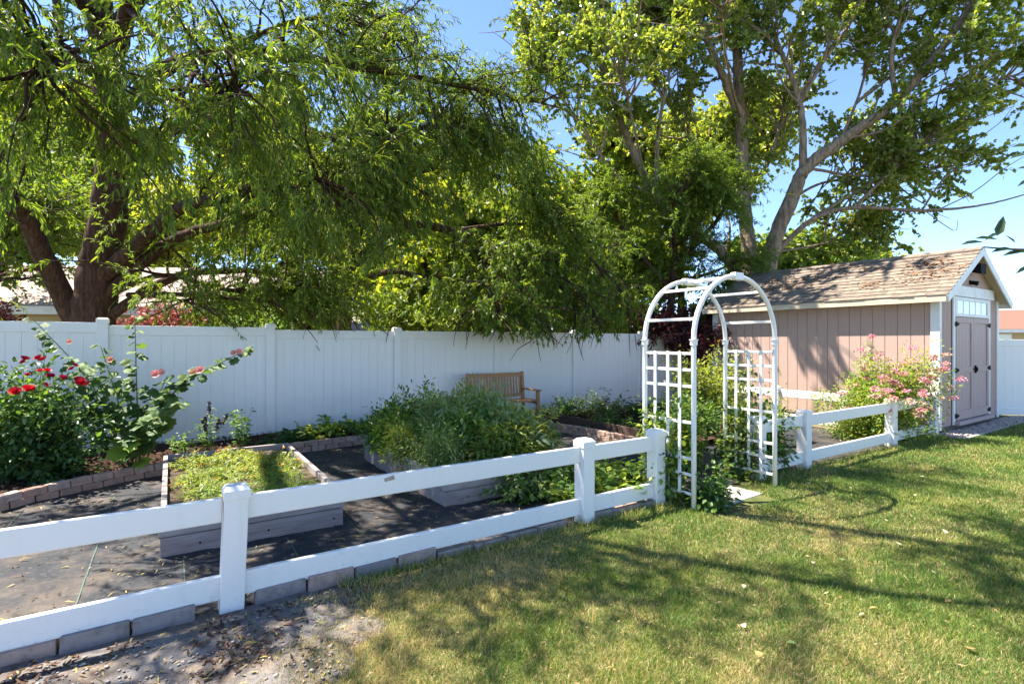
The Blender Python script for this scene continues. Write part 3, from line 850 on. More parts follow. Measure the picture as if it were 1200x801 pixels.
def bush(name, label, cat, loc, rx, ry, h, ncl, lv, leaf, lw, tmpl, mats, group=None, lump=.22, crad=.06, z0=.12, mixp=None, ldroop=.2, srad=.004, shell=.45, lean=(0,0), stemmat=None):
    """rounded leafy mass: stems run out to leafy clumps spread through an uneven dome"""
    root = thing(name, label, cat, Vector(loc), 0, group)
    d = rnd(ncl); d[:,2] = np.abs(d[:,2])**.8*np.where(rng.uniform(0,1,ncl) < .12, -.35, 1)
    ph = rng.uniform(0,6,3)
    rr = (shell+(1-shell)*rng.uniform(0,1,ncl)**.6)*(1+lump*np.sin(3.1*d[:,0]*2+ph[0])*np.sin(2.7*d[:,1]*2+ph[1])+lump*.7*np.sin(7*d[:,2]+4*d[:,0]+ph[2])+rng.normal(0,.06,ncl))
    c = d*rr[:,None]*np.array([rx, ry, h*(1-z0)])+np.array([0,0,h*z0]); c[:,2] = np.maximum(c[:,2], .03)
    c[:,:2] += c[:,2:3]/h*np.array(lean)
    st = np.stack([c[:,0]*.22, c[:,1]*.22, np.zeros(ncl)], -1)+rng.normal(0,.012,(ncl,3))*[1,1,0]
    t = np.linspace(0,1,8)[None,:,None]
    ctl = st*.5+c*.5+np.stack([-c[:,0]*.18,-c[:,1]*.18, c[:,2]*.22],-1)
    pl = (1-t)**2*st[:,None]+2*t*(1-t)*ctl[:,None]+t*t*c[:,None]
    pl[:,1:] += rng.normal(0,.006,(ncl,7,3))
    sb_ = Bulk(); sb_.tubes(pl, srad*np.linspace(1,.35,8)[None]*np.ones((ncl,1)), 4); sb_.build('stem', stemmat or GSTEM, root, True)
    b = Bulk(); KK = ncl*lv; k = np.repeat(np.arange(ncl), lv); tt = 1-.75*rng.uniform(0,1,KK)**1.6
    p, tg = along(pl, k, np.minimum(tt,.999)); off = rng.normal(0,1,(KK,3))*crad
    p = p+off; p[:,2] = np.maximum(p[:,2], .012)
    dd = unit(unit(off)*.7+rnd(KK)*.5+tg*.3-np.array([0,0,ldroop])); Lf = rng.uniform(*leaf, KK)
    ids = np.repeat(rng.choice(len(mats), ncl, p=mixp), lv); sw = rng.uniform(0,1,KK) < .3; ids = np.where(sw, rng.choice(len(mats), KK, p=mixp), ids)
    b.inst(tmpl, p, dd, rnd(KK)*.55+np.array([0,0,1.]), Lf, Lf*lw, ids); b.build('foliage', mats, root)
    return root, c

def bloom(root, name, pos, mat, r, npet, layers=1, up=(0,0,1), tmpl=PETAL, extra=None):
    """one flower head as one part; pos in the plant's own frame"""
    b = Bulk(); up = unit(np.array(up, float)); ref = unit(np.cross(up, [.3,.8,.1])); r2 = np.cross(up, ref)
    for l in range(layers):
        a = 2*np.pi*(np.arange(npet)+.5*l)/npet+rng.uniform(0,6)
        tilt = .25+.42*l
        d = np.cos(a)[:,None]*ref+np.sin(a)[:,None]*r2+up*tilt
        n_ = up[None]-.2*d
        rr = r*(1-.16*l)
        b.inst(tmpl, np.repeat(np.array(pos)[None], npet, 0), d, np.broadcast_to(n_, d.shape), np.full(npet, rr), rr*.95, 0)
    ms = [mat]
    if extra:
        K = 8; b.inst(CHIP, np.array(pos)+up*r*.15+rnd(K)*r*.12, rnd(K), rnd(K), r*.22, r*.2, 1); ms.append(extra)
    return b.build(name, ms, root)
def cluster(root, name, pos, mat, R_, K, size, flat=.5, extra=None):
    b = Bulk(); p = rnd(K)*np.array([1,1,flat])*R_*np.cbrt(rng.uniform(.2,1,K))[:,None]
    b.inst(PETAL, np.array(pos)+p, rnd(K)+p/R_, p/R_+[0,0,.8], size*rng.uniform(.7,1.2,K), size, 0)
    return b.build(name, mat, root)

def onground(px, py, z=0.): # foot of something seen at that pixel of the photo
    Y = (CAMH-z)*F/(py-400); return (( px-600)/F*Y, Y, z)

# red rose bush
rose, _ = bush('rose_bush', 'red-flowered rose bush in the mulch at far left', 'rose bush', (-5.35,5.75,.08), .80, .52, 1.24, 220, 44, (.045,.08), .62, BROAD, [L_ROSE,L_DARK,L_GREEN], None, .2, .055, mixp=[.6,.25,.15], srad=.006)
for (px, py, m_, s_) in ((22,457,RED,.085),(40,454,RED,.09),(30,421,CRIMSON,.07),(46,420,RED,.07),(55,433,RED,.055),(27,437,CRIMSON,.04),(74,441,CRIMSON,.06),(87,430,CRIMSON,.06),(95,447,RED,.085),(101,450,RED,.07),(64,438,CRIMSON,.05),(50,452,CRIMSON,.04)):
    q = P(px, py, rng.uniform(5.15,5.45))-np.array([-5.35,5.75,.08])
    for kk in range(2):
        q2 = q+np.array([rng.uniform(-.05,.05), rng.uniform(-.03,.03), rng.uniform(-.025,.025)])
        bloom(rose, 'flower', q2, m_, s_*.62, 8, 5, up=(rng.uniform(-.7,.7),rng.uniform(-.9,.1),.8))
# hollyhock
hb_ = np.array([-4.62,6.35,.06])
holly = thing('hollyhock', 'tall leaning hollyhock with pale pink flowers in front of the left fence', 'flowering plant', Vector(hb_), 0)
targets = [P(38,372,6.1),P(158,372,6.5),P(297,405,6.3),P(118,405,6.2),P(232,430,6.2),P(196,440,6.4),P(90,425,6.0),P(215,470,5.9)]
pls = []
for i, tg in enumerate(targets):
    s0 = np.array([rng.uniform(-.12,.12), rng.uniform(-.1,.1), 0]); e = tg-hb_
    mid = s0*.4+e*.45+np.array([-.12*np.sign(e[0])*abs(e[0])*.6, 0, .18*abs(e[0])])
    pls.append(catmull([s0, mid, e], 14))
pls = np.array(pls); b = Bulk(); b.tubes(pls, .013*np.linspace(1,.28,14)[None]*np.ones((len(pls),1)), 6); b.build('stalk', GSTEM, holly, True)
b = Bulk()
for i in range(len(pls)):
    K = 36; t = np.linspace(.26,.99,K)+rng.uniform(-.015,.015,K); p, tg = along(pls, np.full(K,i), np.clip(t,0,.999))
    s = rnd(K)*[1,1,.25]+np.array([0,-.35,0]); L = (.20-.11*t)*rng.uniform(.75,1.2,K)
    pet = (.10-.07*t)[:,None]*unit(s+[0,0,.2])
    b.tubes(np.stack([p, p+pet*.6+[0,0,.01], p+pet],1), np.full((K,3),.0022), 3, 0)
    b.inst(LOBED, p+pet, s-np.array([0,0,.35]), rnd(K)*.35+np.array([0,-.55,.8]), L, L*1.0, np.where((t < .3) & (rng.uniform(0,1,K) < .5), 2, 1))
b.build('foliage', [GSTEM, L_HOLLY, L_HOLLY2], holly)
# large pale lower leaves
K = 12
p = np.stack([rng.uniform(-.05,.46,K), rng.uniform(-.45,.05,K), rng.uniform(.08,.50,K)],-1)
for i in range(K):
    b = Bulk(); b.inst(LOBED, p[i:i+1], rnd(1)*[1,1,.3]+[0,-.6,-.2], rnd(1)*.3+np.array([.1,-.6,.8]), rng.uniform(.17,.25,1), .22)
    b.tubes(np.array([[[p[i,0]*.2,p[i,1]*.2+.05,0],[p[i,0]*.6,p[i,1]*.6,p[i,2]*.7],p[i]+[0,0,-.004]]]), np.full((1,3),.004), 4, 0)
    b.build('low_leaf', (L_HOLLY2, L_HOLLY)[i % 2], holly)
for (px, py, Y, m_, s_) in ((183,438,6.25,PINK,.065),(190,436,6.25,PINK,.06),(235,433,6.15,PINK,.06),(227,436,6.15,PEACH,.05),(281,412,6.3,PINK,.055),(274,413,6.3,PEACH,.045),(130,421,6.2,PEACH,.05),(82,400,6.1,PEACH,.04)):
    bloom(holly, 'flower', P(px,py,Y)-hb_, m_, s_*.8, 7, 1, up=(.15,-.9,.35), extra=GOLD)
# small plants beside the fence
def small(name, label, cat, u, v, z, *a, **k):
    return plant(name, label, cat, W(u, v, z), *a, **k)
sal, pl = small('salvia', 'salvia with dark flower spikes beside the mint, by the back fence', 'plant', .12, 4.62, .1, .62, .14, 9, 18, (.04,.075), .42, BROAD, [L_GREEN], None, .0, .5)
for i in range(6):
    b = Bulk(); K = 60; t = rng.uniform(.7,1,K); p, tg = along(pl, np.full(K,i), t); b.inst(CHIP, p+rnd(K)*.010+[0,0,.02], rnd(K), rnd(K), .026, .022); b.build('flower_spike', PURPLE, sal)
small('mint_plant', 'upright leafy mint plant in front of fence post, right of the dark spikes', 'plant', .55, 4.75, .1, .55, .14, 9, 26, (.05,.085), .5, BROAD, [L_GREEN], None, .02, .5, t0=.05)
small('mint_plant', 'small leafy plant in the mulch left of the dark-spiked salvia', 'plant', -.15, 4.45, .09, .35, .16, 12, 16, (.04,.07), .5, BROAD, [L_GREEN], None, .05, .6)
for (u, v, lab, hh, m_) in ((1.15,4.75,'low dark leafy clump at the foot of fence, nearest the mint',.22,[L_DARK]),(1.75,4.85,'bright leafy chard clump at the foot of the back fence',.34,[L_GREEN,L_LIME]),
                            (2.15,4.85,'broad-leaved green clump at the foot of fence behind the sage bed corner',.33,[L_DARK,L_GREEN]),(2.75,4.9,'bushy green clump behind the left end of the sage bed',.36,[L_GREEN,L_SAGE])):
    small('chard_clump', lab, 'plant', u, v, .1, hh, .30, 34, 9, (.09,.15), .55, BROAD, m_, 'leafy clumps along the back fence', .12, 1.0, t0=.45)
for (u, v, hh, m_, lab) in ((6.3,4.7,.45,[L_DARK,L_GREEN],'dark spreading shrub at the right foot of the back fence'),(7.1,4.4,.55,[L_DARK,L_SAGE],'loose grey-green shrub beside the last fence post'),(7.6,3.6,.5,[L_DARK],'low dark green shrub behind the arch, in front of back fence'),
                            (6.2,3.2,.32,[L_GREEN,L_DARK],'low green plants inside the dark timber edging')):
    small('shrub', lab, 'shrub', u, v, .1, hh, .5, 40, 22, (.05,.10), .4, BROAD, m_, 'shrubs in the right part of the garden', .1, 1.0)
small('dead_stems', 'brown dried drooping stems between sage bed and back fence', 'plant', 5.35, 4.2, .1, .55, .3, 14, 12, (.04,.07), .3, LANCE, [L_DRY, PURPLE], None, .22, .9, stemmat=TWIG)

# first raised bed: low marigolds and grassy tufts
G1 = 'plants in the first raised bed'
for i in range(13):
    u = rng.uniform(-.10,.72); v = 2.2+1.1*(i/12)+rng.uniform(-.1,.1)
    pr, pl = small('marigold', 'low yellow-green marigold with orange flowers in the first raised bed', 'flower', u, v, .24, .17, .19, 40, 16, (.03,.055), .3, LANCE, [L_LIME,L_OLIVE], G1, .12, 1.1, lvar=.3)
    for k in range(7):
        bloom(pr, 'flower', pl[k,-1], GOLD, .014, 7, 2, up=rnd(1)[0]*.4+np.array([0,-.2,1]))
for i in range(15):
    u = rng.uniform(-.08,.70); v = 1.42+1.15*(i/14)+rng.uniform(-.1,.1)
    small('grass_tuft', 'pale green grassy tuft in the front half of the first raised bed', 'plant', u, v, .24, .15, .18, 90, 8, (.07,.13), .08, LANCE, [L_LIME,L_GREEN,L_OLIVE], G1, .25, 1.3, lvar=.3, srad=.002)
# middle raised bed
G2 = 'plants in the middle raised bed'
for (u, v, hh, sp, m_, tm, lf, lw, lab, nm) in (
    (2.15,3.15,.50,.34,[L_GREEN,L_DARK],BROAD,(.04,.07),.5,'dark green bushy herb at the back left corner of the middle bed','herb_plant'),
    (2.05,2.75,.42,.30,[L_LIME,L_GREEN],BROAD,(.035,.06),.55,'yellow-green bushy herb on the left side of middle bed','herb_plant'),
    (2.55,3.05,.64,.38,[L_DARK,L_GREEN],BROAD,(.04,.07),.5,'tall dark green herb at the back of the middle bed','herb_plant'),
    (2.05,2.1,.40,.32,[L_OLIVE,L_GREEN],LANCE,(.05,.08),.22,'feathery green herb spilling over the left side of middle bed','herb_plant'),
    (2.1,1.5,.40,.34,[L_GREEN,L_SAGE],LANCE,(.04,.07),.2,'fine-leaved green herb at the near left corner of the middle bed','herb_plant'),
    (2.6,2.4,.60,.38,[L_SAGE],LANCE6,(.075,.12),.32,'grey-green sage in the centre of the middle bed','sage_plant'),
    (2.55,1.75,.52,.38,[L_SAGE,L_GREEN],LANCE6,(.075,.12),.32,'grey-green sage near the front of the middle bed, left of centre','sage_plant'),
    (3.0,2.0,.64,.38,[L_SAGE],LANCE6,(.075,.12),.32,'tall grey-green sage at the right side of the middle bed','sage_plant'),
    (3.0,1.35,.50,.40,[L_SAGE,L_OLIVE],LANCE6,(.075,.12),.34,'sage spilling over the front right corner of the middle bed','sage_plant'),
    (2.65,1.2,.42,.34,[L_GREEN,L_OLIVE],LANCE6,(.06,.09),.34,'green sage hanging over the front board of the middle bed','sage_plant'),
    (3.05,2.75,.68,.36,[L_OLIVE,L_SAGE],LANCE6,(.05,.09),.3,'olive green sage at the back right of the middle bed','sage_plant'),
    (3.25,2.3,.42,.34,[L_OLIVE,L_LIME],LANCE,(.05,.08),.25,'olive yellow plant leaning out of the right side of middle bed','herb_plant'),
    (3.3,1.7,.40,.34,[L_OLIVE,L_GREEN],LANCE6,(.05,.08),.3,'olive green plant bulging past the right boards of the middle bed','herb_plant')):
    bush(nm, lab, 'herb', W(u, v, .24), sp*1.12, sp*1.12, hh*1.16, 120, 44, lf, lw, tm, m_, G2, .12, .05, srad=.004, shell=.35)
for i, (u, v) in enumerate(((2.9,.86),(3.2,.95),(2.6,.9))):
    small('sage_plant', ('leafy sage shoots hanging down the front of the middle bed, behind the fence post','sage shoots trailing to the ground past the right front corner of bed','short leafy shoots drooping over the middle of the front board')[i], 'herb', u, v, .02, .36, .24, 30, 22, (.05,.09), .34, LANCE6, [L_GREEN,L_SAGE], G2, .15, 1.0)
small('dry_stalks', 'dry yellow stalks at the right end of the middle bed', 'plant', 3.42, 2.05, .02, .62, .14, 12, 12, (.03,.06), .3, LANCE, [L_DRY,L_OLIVE], None, .04, .5, stemmat=TWIG)
small('dry_stalks', 'yellowing withered plant at the left boards of the middle bed', 'plant', 1.84, 1.95, .01, .36, .12, 12, 12, (.03,.06), .4, BROAD, [L_DRY,L_LIME], None, .06, .5, stemmat=TWIG)
# leafy patch behind the last rail before the arch
for i, (u, v, hh) in enumerate(((3.05,.42,.34),(3.45,.35,.36),(3.35,.75,.38),(3.75,.7,.40),(2.98,.75,.30))):
    small('strawberry_plant', 'bright green strawberry plant behind the short rails left of the arch', 'plant', u, v, .0, hh, .30, 40, 12, (.05,.085), .75, BROAD, [L_GREEN,L_LIME,L_GREEN], 'strawberry plants left of the arch', .14, 1.0, t0=.4)
# vines on the arch
def vine(label, u, v, rx, ry, hh, ncl, mats, lean=(0,0), lump=.3):
    r_, c_ = bush('rose_vine', label, 'climbing plant', W(u, v, 0), rx, ry, hh, ncl, 34, (.04,.075), .62, BROAD, mats, 'climbing plants on the arch', lump, .055, shell=.3, lean=lean, ldroop=.35)
    r_.rotation_euler = (0,0,PHI); return r_
vine('climbing plant on the left lattice of the arch', 3.80, .05, .13, .30, .92, 60, [L_GREEN,L_DARK,L_LIME])
vine('low leafy sprawl at the foot of the near left arch leg', 4.0, -.36, .26, .18, .32, 34, [L_DARK,L_GREEN])
vine('climbing plant on the right lattice of the arch, before the fence post', 5.22, .14, .20, .30, .98, 84, [L_DARK,L_GREEN,L_OLIVE])
vine('dark leafy bush growing right of the arch along the low fence', 5.72, .14, .36, .28, .86, 120, [L_DARK,L_GREEN])
vine('yellow-green climber behind the far right arch leg', 5.0, .75, .24, .26, .95, 60, [L_LIME,L_GREEN])
# yellow-green bush seen through the arch
bush('shrub', 'bright yellow-green bush seen through the arch in front of the shed', 'shrub', W(8.6,3.0,.05), .9, .8, 1.35, 150, 40, (.05,.09), .5, BROAD, [L_LIME,L_OLIVE], None, .25, .08, srad=.006)
bush('shrub', 'green bush low behind the arch opening', 'shrub', W(6.9,2.2,.05), .55, .55, .6, 90, 36, (.045,.08), .5, BROAD, [L_GREEN,L_DARK], None, .25, .06)
bush('shrub', 'small wispy yellow-green shrub left of the pink bush', 'shrub', W(7.95,1.3,.05), .32, .32, .95, 34, 28, (.03,.06), .4, BROAD, [L_LIME,L_OLIVE], None, .3, .05)
# pink-flowered bush by the shed
sp_loc = W(9.55, .50, .02)
spi, cl_ = bush('flowering_bush', 'large bush covered in pink flower heads in front of shed corner', 'flowering bush', sp_loc, 1.22, .78, 1.36, 440, 46, (.035,.065), .5, BROAD, [L_LIME,L_GREEN,L_OLIVE], None, .16, .06, mixp=[.5,.3,.2], srad=.005, lean=(.2,-.22))
spi.rotation_euler = (0,0,PHI)
cn_ = cl_/np.array([1.22,.78,1.36]); rad_ = np.linalg.norm(cn_, axis=1)
cand = [i for i in range(len(cl_)) if rad_[i] > .62 and ((cl_[i,1] < .1 and cl_[i,2] > .45) or cl_[i,2] > .95)]
sel = list(rng.permutation(cand))[:100]
for n_, k in enumerate(sel):
    d_k = unit(cl_[k]/np.array([1.,.6,1.3]))
    cluster(spi, 'flower_head', cl_[k]+d_k*.085, SPIREA if n_ % 5 in (0,2,3) else FADED, rng.uniform(.045,.075), 64, .022, .5)
# stone block by that bush
sb2 = MB(); sb2.box(-.35,.35,-.15,.15,0,.28)
o = sb2.build('stone_block', m_simple('tan stone', (.42,.35,.27), (.32,.26,.20), 6, .9, 40, .5), None, .015, loc=W(7.7,.95)); o.rotation_euler = (0,0,PHI)
tag(o, 'tan stone block seen between the rails left of the pink bush', 'stone block')

# ================================================================== TREES
def zfloor(fn):
    return lambda p: p[:,2] > fn(p[:,0], p[:,1])
# --- willow at left
def willow_floor(X, Y):
    u, v = uv_of(X, Y)
    z = np.full(X.shape, 1.74)
    z = np.where(v < 5.3, 1.85+.14*np.clip(5.3-v,0,5), z)          # rises over the garden
    z = np.where(v < 1.0, 3.0+.35*np.clip(1-v,0,6), z)
    return z+.12*lownoise(X, Y, 3.)
def willow_keep(p):
    X, Y, Z = p[:,0], p[:,1], p[:,2]
    return (Z > willow_floor(X, Y)) & (Y > .8)
ST_WILLOW = dict(gap=(4.2,-.08), br=9.5, fwd=.8, up=.15, blen=(.8,1.9), bgrav=.08, brad=.016, tw=17, tlen=(.3,.9), tup=.1, tgrav=.21, trad=.0032,
                 lv=28, lfwd=.85, ldroop=.45, leaf=(.05,.10), lw=.20, tmpl=LANCE6)
wb = (-7.15, 9.0, -.02)
limbs = [
 ([wb, P(110,372,9), P(119,300,9), P(133,190,8.8), P(128,110,8.5), P(118,20,8.2), P(112,-120,7.8), P(118,-330,7.3)], .36, .10, .72),
 ([P(104,395,9.05), P(76,352,8.9), P(48,290,8.5), P(15,235,8.0), P(-70,160,7.5), P(-170,80,7)], .20, .05, .45),
 ([P(150,345,9.1), P(230,345,8.6), P(300,352,8.4), P(365,358,8.3)], .05, .015, .1),
 ([P(165,345,9.1), P(205,350,8.5), P(250,362,8.2)], .04, .012, .1),
 ([P(190,-150,5.6), P(320,-420,4.6), P(520,-600,4.3), P(760,-680,4.4)], .06, .02, .2),
 ([P(118,350,9.0), P(190,322,8.9), P(260,338,8.7), P(330,342,8.6), P(390,352,8.7)], .05, .015, .15),
 ([P(60,310,8.6), P(20,318,8.2), P(-40,330,7.8)], .05, .015, .4),
 ([P(112,330,8.95), P(160,288,8.7), P(208,245,8.3), P(282,228,7.9), P(380,218,7.4), P(470,205,7.2)], .15, .03, .35),
 ([P(125,345,9.0), P(198,284,8.9), P(270,258,8.6), P(335,236,8.2), P(420,225,8.0)], .11, .03, .4),
 ([P(110,385,9.0), P(165,345,9.1), P(220,320,9.2), P(300,318,9.0), P(370,330,8.8)], .10, .03, .3),
 ([P(130,140,8.7), P(195,80,8.0), P(262,62,7.3), P(335,66,6.9), P(440,82,7.0), P(560,104,7.5), P(640,122,8)], .12, .015, .22),
 ([P(130,170,8.8), P(210,150,8.2), P(285,136,7.8), P(385,160,7.5), P(480,150,7.5), P(570,150,8)], .11, .02, .25),
 ([P(128,110,8.5), P(150,10,7.0), P(190,-150,5.6), P(230,-300,4.8)], .13, .03, .35),
 ([P(122,50,8.3), P(210,-60,7.2), P(330,-140,6.4), P(450,-250,5.6), P(560,-330,5.0), P(700,-420,4.6)], .12, .03, .45),
 ([P(118,20,8.2), P(60,-30,6.8), P(10,-120,5.4), P(-30,-260,4.4)], .13, .04, .5),
 ([P(126,90,8.4), P(60,60,7.4), P(-20,40,6.4), P(-120,20,5.6)], .12, .04, .5),
 ([P(118,-60,7.9), P(280,-160,7.6), P(430,-180,7.6), P(560,-190,7.8)], .10, .03, .3),
 ([P(210,-60,7.2), P(300,-20,7.6), P(380,0,8.0), P(430,10,8.4)], .06, .015, .15),
 ([P(262,62,7.3), P(330,30,7.6), P(400,20,7.8), P(470,50,8.0)], .05, .012, .15),
 ([P(150,10,7.0), P(200,60,5.8), P(240,95,4.9), P(280,110,4.3)], .05, .012, .3),
 ([P(60,-30,6.8), P(70,30,5.4), P(60,70,4.4), P(40,80,3.8)], .05, .012, .3),
 ([P(208,245,8.3), P(300,215,7.0), P(350,205,6.2), P(390,215,5.8)], .05, .012, .4),
]
make_tree('willow_tree', 'big dark-barked willow with forked trunk behind the left part of fence', wb, limbs, ST_WILLOW, [BARK, TWIG, L_WILLOW, L_WILLOW2], None, willow_keep)

# --- second tree behind the fence, hanging over the middle panels
def over_keep(p):
    X, Y, Z = p[:,0], p[:,1], p[:,2]
    u, v = uv_of(X, Y)
    return (Z > np.where(v < 5.5, 1.50+.30*np.abs(u-5.7)*.55+.14*lownoise(X,Y,4.), 1.5)) & (v > 3.6)
ST_OVER = dict(gap=(4.2,-.12), br=13, fwd=.8, up=.1, blen=(.7,1.6), bgrav=.10, brad=.014, tw=15, tlen=(.35,.85), tup=.05, tgrav=.26, trad=.003,
               lv=24, lfwd=.8, ldroop=.3, leaf=(.065,.115), lw=.32, tmpl=LANCE)
tb_ = (-3.45, 10.7, -.02)
limbs = [
 ([tb_, P(404,372,10.7), P(412,300,10.6), P(432,220,10.4), P(440,150,10.2)], .17, .04, .5),
 ([P(412,310,10.6), P(470,265,10.4), P(530,270,10.3), P(590,290,10.4), P(640,320,10.6), P(678,360,10.6)], .11, .02, .25),
 ([P(425,240,10.4), P(490,200,10.2), P(560,200,10.3), P(620,225,10.6), P(665,265,10.8)], .09, .02, .25),
 ([P(590,290,10.4), P(606,310,9.9), P(618,345,9.5), P(622,375,9.35)], .03, .01, .2),
 ([P(640,320,10.6), P(668,330,10.0), P(690,355,9.9), P(705,382,9.8)], .03, .01, .2),
 ([P(665,265,10.8), P(690,300,10.4), P(720,330,10.2), P(738,365,10.2)], .03, .01, .2),
 ([P(600,350,9.9), P(625,365,9.5), P(645,385,9.4)], .025, .01, .1),
 ([P(530,270,10.3), P(562,300,9.8), P(576,340,9.2), P(580,365,9.1)], .03, .01, .2),
 ([P(408,335,10.7), P(455,318,10.2), P(500,325,9.8), P(560,335,9.7), P(600,350,9.9)], .07, .02, .25),
 ([P(410,320,10.6), P(380,280,10.2), P(350,250,9.8), P(320,240,9.5)], .07, .02, .3),
 ([P(440,150,10.2), P(500,130,10.4), P(570,150,10.8), P(630,190,11.2)], .06, .02, .2),
 ([P(530,270,10.3), P(600,262,11.2), P(660,270,11.9), P(710,290,12.4)], .05, .015, .2),
]
make_tree('elm_tree', 'leafy tree drooping over the middle fence panels above the bench', tb_, limbs, ST_OVER, [BARK, TWIG, L_WILLOW2, L_WILLOW], None, over_keep)

# --- feathery bright tree behind the arch
ST_FEATH = dict(gap=(3.6,-.2), br=16, fwd=.7, up=.15, blen=(.7,1.5), bgrav=.05, brad=.014, tw=16, tlen=(.35,.8), tup=.1, tgrav=.15, trad=.003,
                lv=24, lfwd=.8, ldroop=.2, leaf=(.07,.12), lw=.28, tmpl=LANCE)
fb = (4.15, 14.3, -.02)
limbs = [
 ([fb, P(785,370,14.3), P(790,300,14.2), P(800,230,14)], .14, .04, .4),
 ([P(786,340,14.3), P(745,290,13.9), P(720,250,13.7), P(715,235,13.6)], .08, .02, .2),
 ([P(790,310,14.2), P(830,270,13.9), P(850,240,13.8), P(848,215,13.8)], .08, .02, .2),
 ([P(788,330,14.2), P(830,320,13.6), P(865,305,13.5)], .06, .02, .2),
 ([P(790,290,14.2), P(790,240,13.4), P(810,205,13.3)], .06, .02, .2),
 ([P(786,350,14.3), P(740,335,13.7), P(705,325,13.5)], .05, .02, .2),
]
make_tree('locust_tree', 'bright feathery green tree behind the garden arch', fb, limbs, ST_FEATH, [BARK, TWIG, L_FEATHER], None, zfloor(lambda X, Y: 1.75))

# --- tall poplar behind the shed
ST_POP = dict(gap=(3.2,-.16), br=9.5, fwd=.8, up=.3, blen=(1.0,2.9), bgrav=-.02, brad=.022, tw=13, tlen=(.3,.8), tup=.25, tgrav=.06, trad=.005, tmin=.3,
              lv=24, lfwd=.5, ldroop=.5, leaf=(.07,.115), lw=.95, tmpl=DELTA, nrand=1.3)
D = 15.5
pb = (7.4, D, -.02)
Q = lambda x, y, dy=0.: P(x, y, D+dy)
limbs = [
 ([pb, Q(891,385), Q(880,310,.4), Q(873,240,.6), Q(867,130,.6), Q(862,20,.6), Q(858,-120,.5), Q(852,-300,.4)], .36, .08, .45),
 ([(pb[0]+.1,D-.1,0), Q(894,370), Q(905,292,-.3), Q(928,232,-.5), Q(945,196,-.6), Q(990,162,-.8), Q(1050,118,-1), Q(1098,62,-1.2), Q(1140,2,-1.4), Q(1176,-70,-1.5)], .33, .07, .5),
 ([Q(868,138,.6), Q(850,95,.3), Q(828,45,0), Q(812,-10,-.2), Q(800,-90,-.3)], .17, .05, .3),
 ([Q(895,380,.1), Q(850,300,.6), Q(800,262,.6), Q(768,228,.5), Q(735,160,.2), Q(712,95,0), Q(688,25,0), Q(665,-60,0)], .22, .06, .45),
 ([Q(772,232,.5), Q(722,205,0), Q(690,160,-.3), Q(655,110,-.5), Q(620,60,-.8)], .09, .03, .2),
 ([Q(768,228,.5), Q(772,150,.1), Q(785,80,.1), Q(790,0,.1)], .09, .03, .35),
 ([Q(941,200,-.6), Q(940,140,-.6), Q(930,95,-.6), Q(908,40,-.5), Q(896,-30,-.4)], .13, .04, .3),
 ([Q(935,125,-.6), Q(965,70,-.9), Q(1000,20,-1), Q(1020,-50,-1.1)], .08, .03, .2),
 ([Q(905,300,-.3), Q(950,258,-.5), Q(1000,243,-.7), Q(1080,246,-.8), Q(1150,240,-.8), Q(1210,225,-.8)], .10, .02, None),
 ([Q(905,300,-.3), Q(950,258,-.4), Q(985,235,-.4), Q(1020,215,-.4), Q(1060,190,-.5)], .08, .02, .35),
 ([Q(1000,243,-.7), Q(1040,205,-.8), Q(1075,175,-.9), Q(1100,150,-1)], .06, .02, .2),
 ([Q(990,162,-.8), Q(1040,150,-1.2), Q(1100,108,-1.4), Q(1150,96,-1.6), Q(1215,84,-1.8)], .05, .012, .35),
 ([Q(1080,246,-.8), Q(1110,205,-.9), Q(1150,185,-1), Q(1190,168,-1)], .035, .01, None),
 ([Q(1085,247,-.8), Q(1105,262,-.8), Q(1120,270,-.8), Q(1122,258,-.8)], .02, .008, None),
 ([Q(1100,245,-.8), Q(1140,225,-.9), Q(1180,195,-.9), Q(1215,175,-.9)], .022, .008, None),
 ([Q(1125,180,-1), Q(1150,160,-1), Q(1175,140,-1), Q(1190,120,-1)], .018, .007, None),
 ([Q(873,235,.6), Q(900,190,.9), Q(915,140,1.1), Q(925,90,1.2)], .10, .03, .3),
 ([Q(862,20,.6), Q(900,-60,.6), Q(940,-130,.6), Q(980,-200,.6)], .10, .04, .1),
 ([Q(1050,118,-1), Q(1045,60,-1), Q(1060,0,-1), Q(1070,-70,-1)], .09, .03, .2),
 ([Q(712,95,0), Q(740,40,.2), Q(755,-30,.2), Q(760,-100,.2)], .08, .03, .2),
 ([Q(850,300,.6), Q(855,262,1.2), Q(840,225,1.6), Q(835,190,1.8)], .06, .02, .2),
 ([Q(928,232,-.5), Q(960,215,.4), Q(1000,205,1), Q(1020,185,1.2)], .06, .02, .2),
 ([Q(905,295,-.3), Q(940,290,.6), Q(985,280,1.2), Q(1010,272,1.4)], .05, .02, .3),
]
limbs += [
 ([Q(768,228,.5), (3.6,14.2,6.2), (2.9,12.9,7.4), (2.4,12.0,8.2)], .06, .02, .6),
 ([Q(868,138,.6), (6.0,14.2,8.4), (5.3,13.0,8.9), (4.8,12.0,9.3)], .06, .02, .65),
 ([Q(872,240,.6), Q(830,190,1.0), Q(795,140,1.0), Q(765,90,1.0), Q(745,40,1.0)], .08, .02, .25),
 ([Q(712,95,0), Q(680,70,.4), Q(645,30,.6), Q(610,-30,.6)], .06, .02, .15),
 ([Q(945,196,-.6), Q(1000,205,-.2), Q(1060,205,0), Q(1105,195,0)], .06, .02, .2),
 ([Q(985,165,-.8), Q(1010,100,-.4), Q(1020,40,-.2), Q(1030,-30,-.2)], .06, .02, .2),
 ([Q(862,20,.6), Q(830,-20,1), Q(790,-50,1.2), Q(740,-80,1.2)], .06, .02, .1),
]
limbs = [(a_, r0*.82, r1*.8, t0) for a_, r0, r1, t0 in limbs]
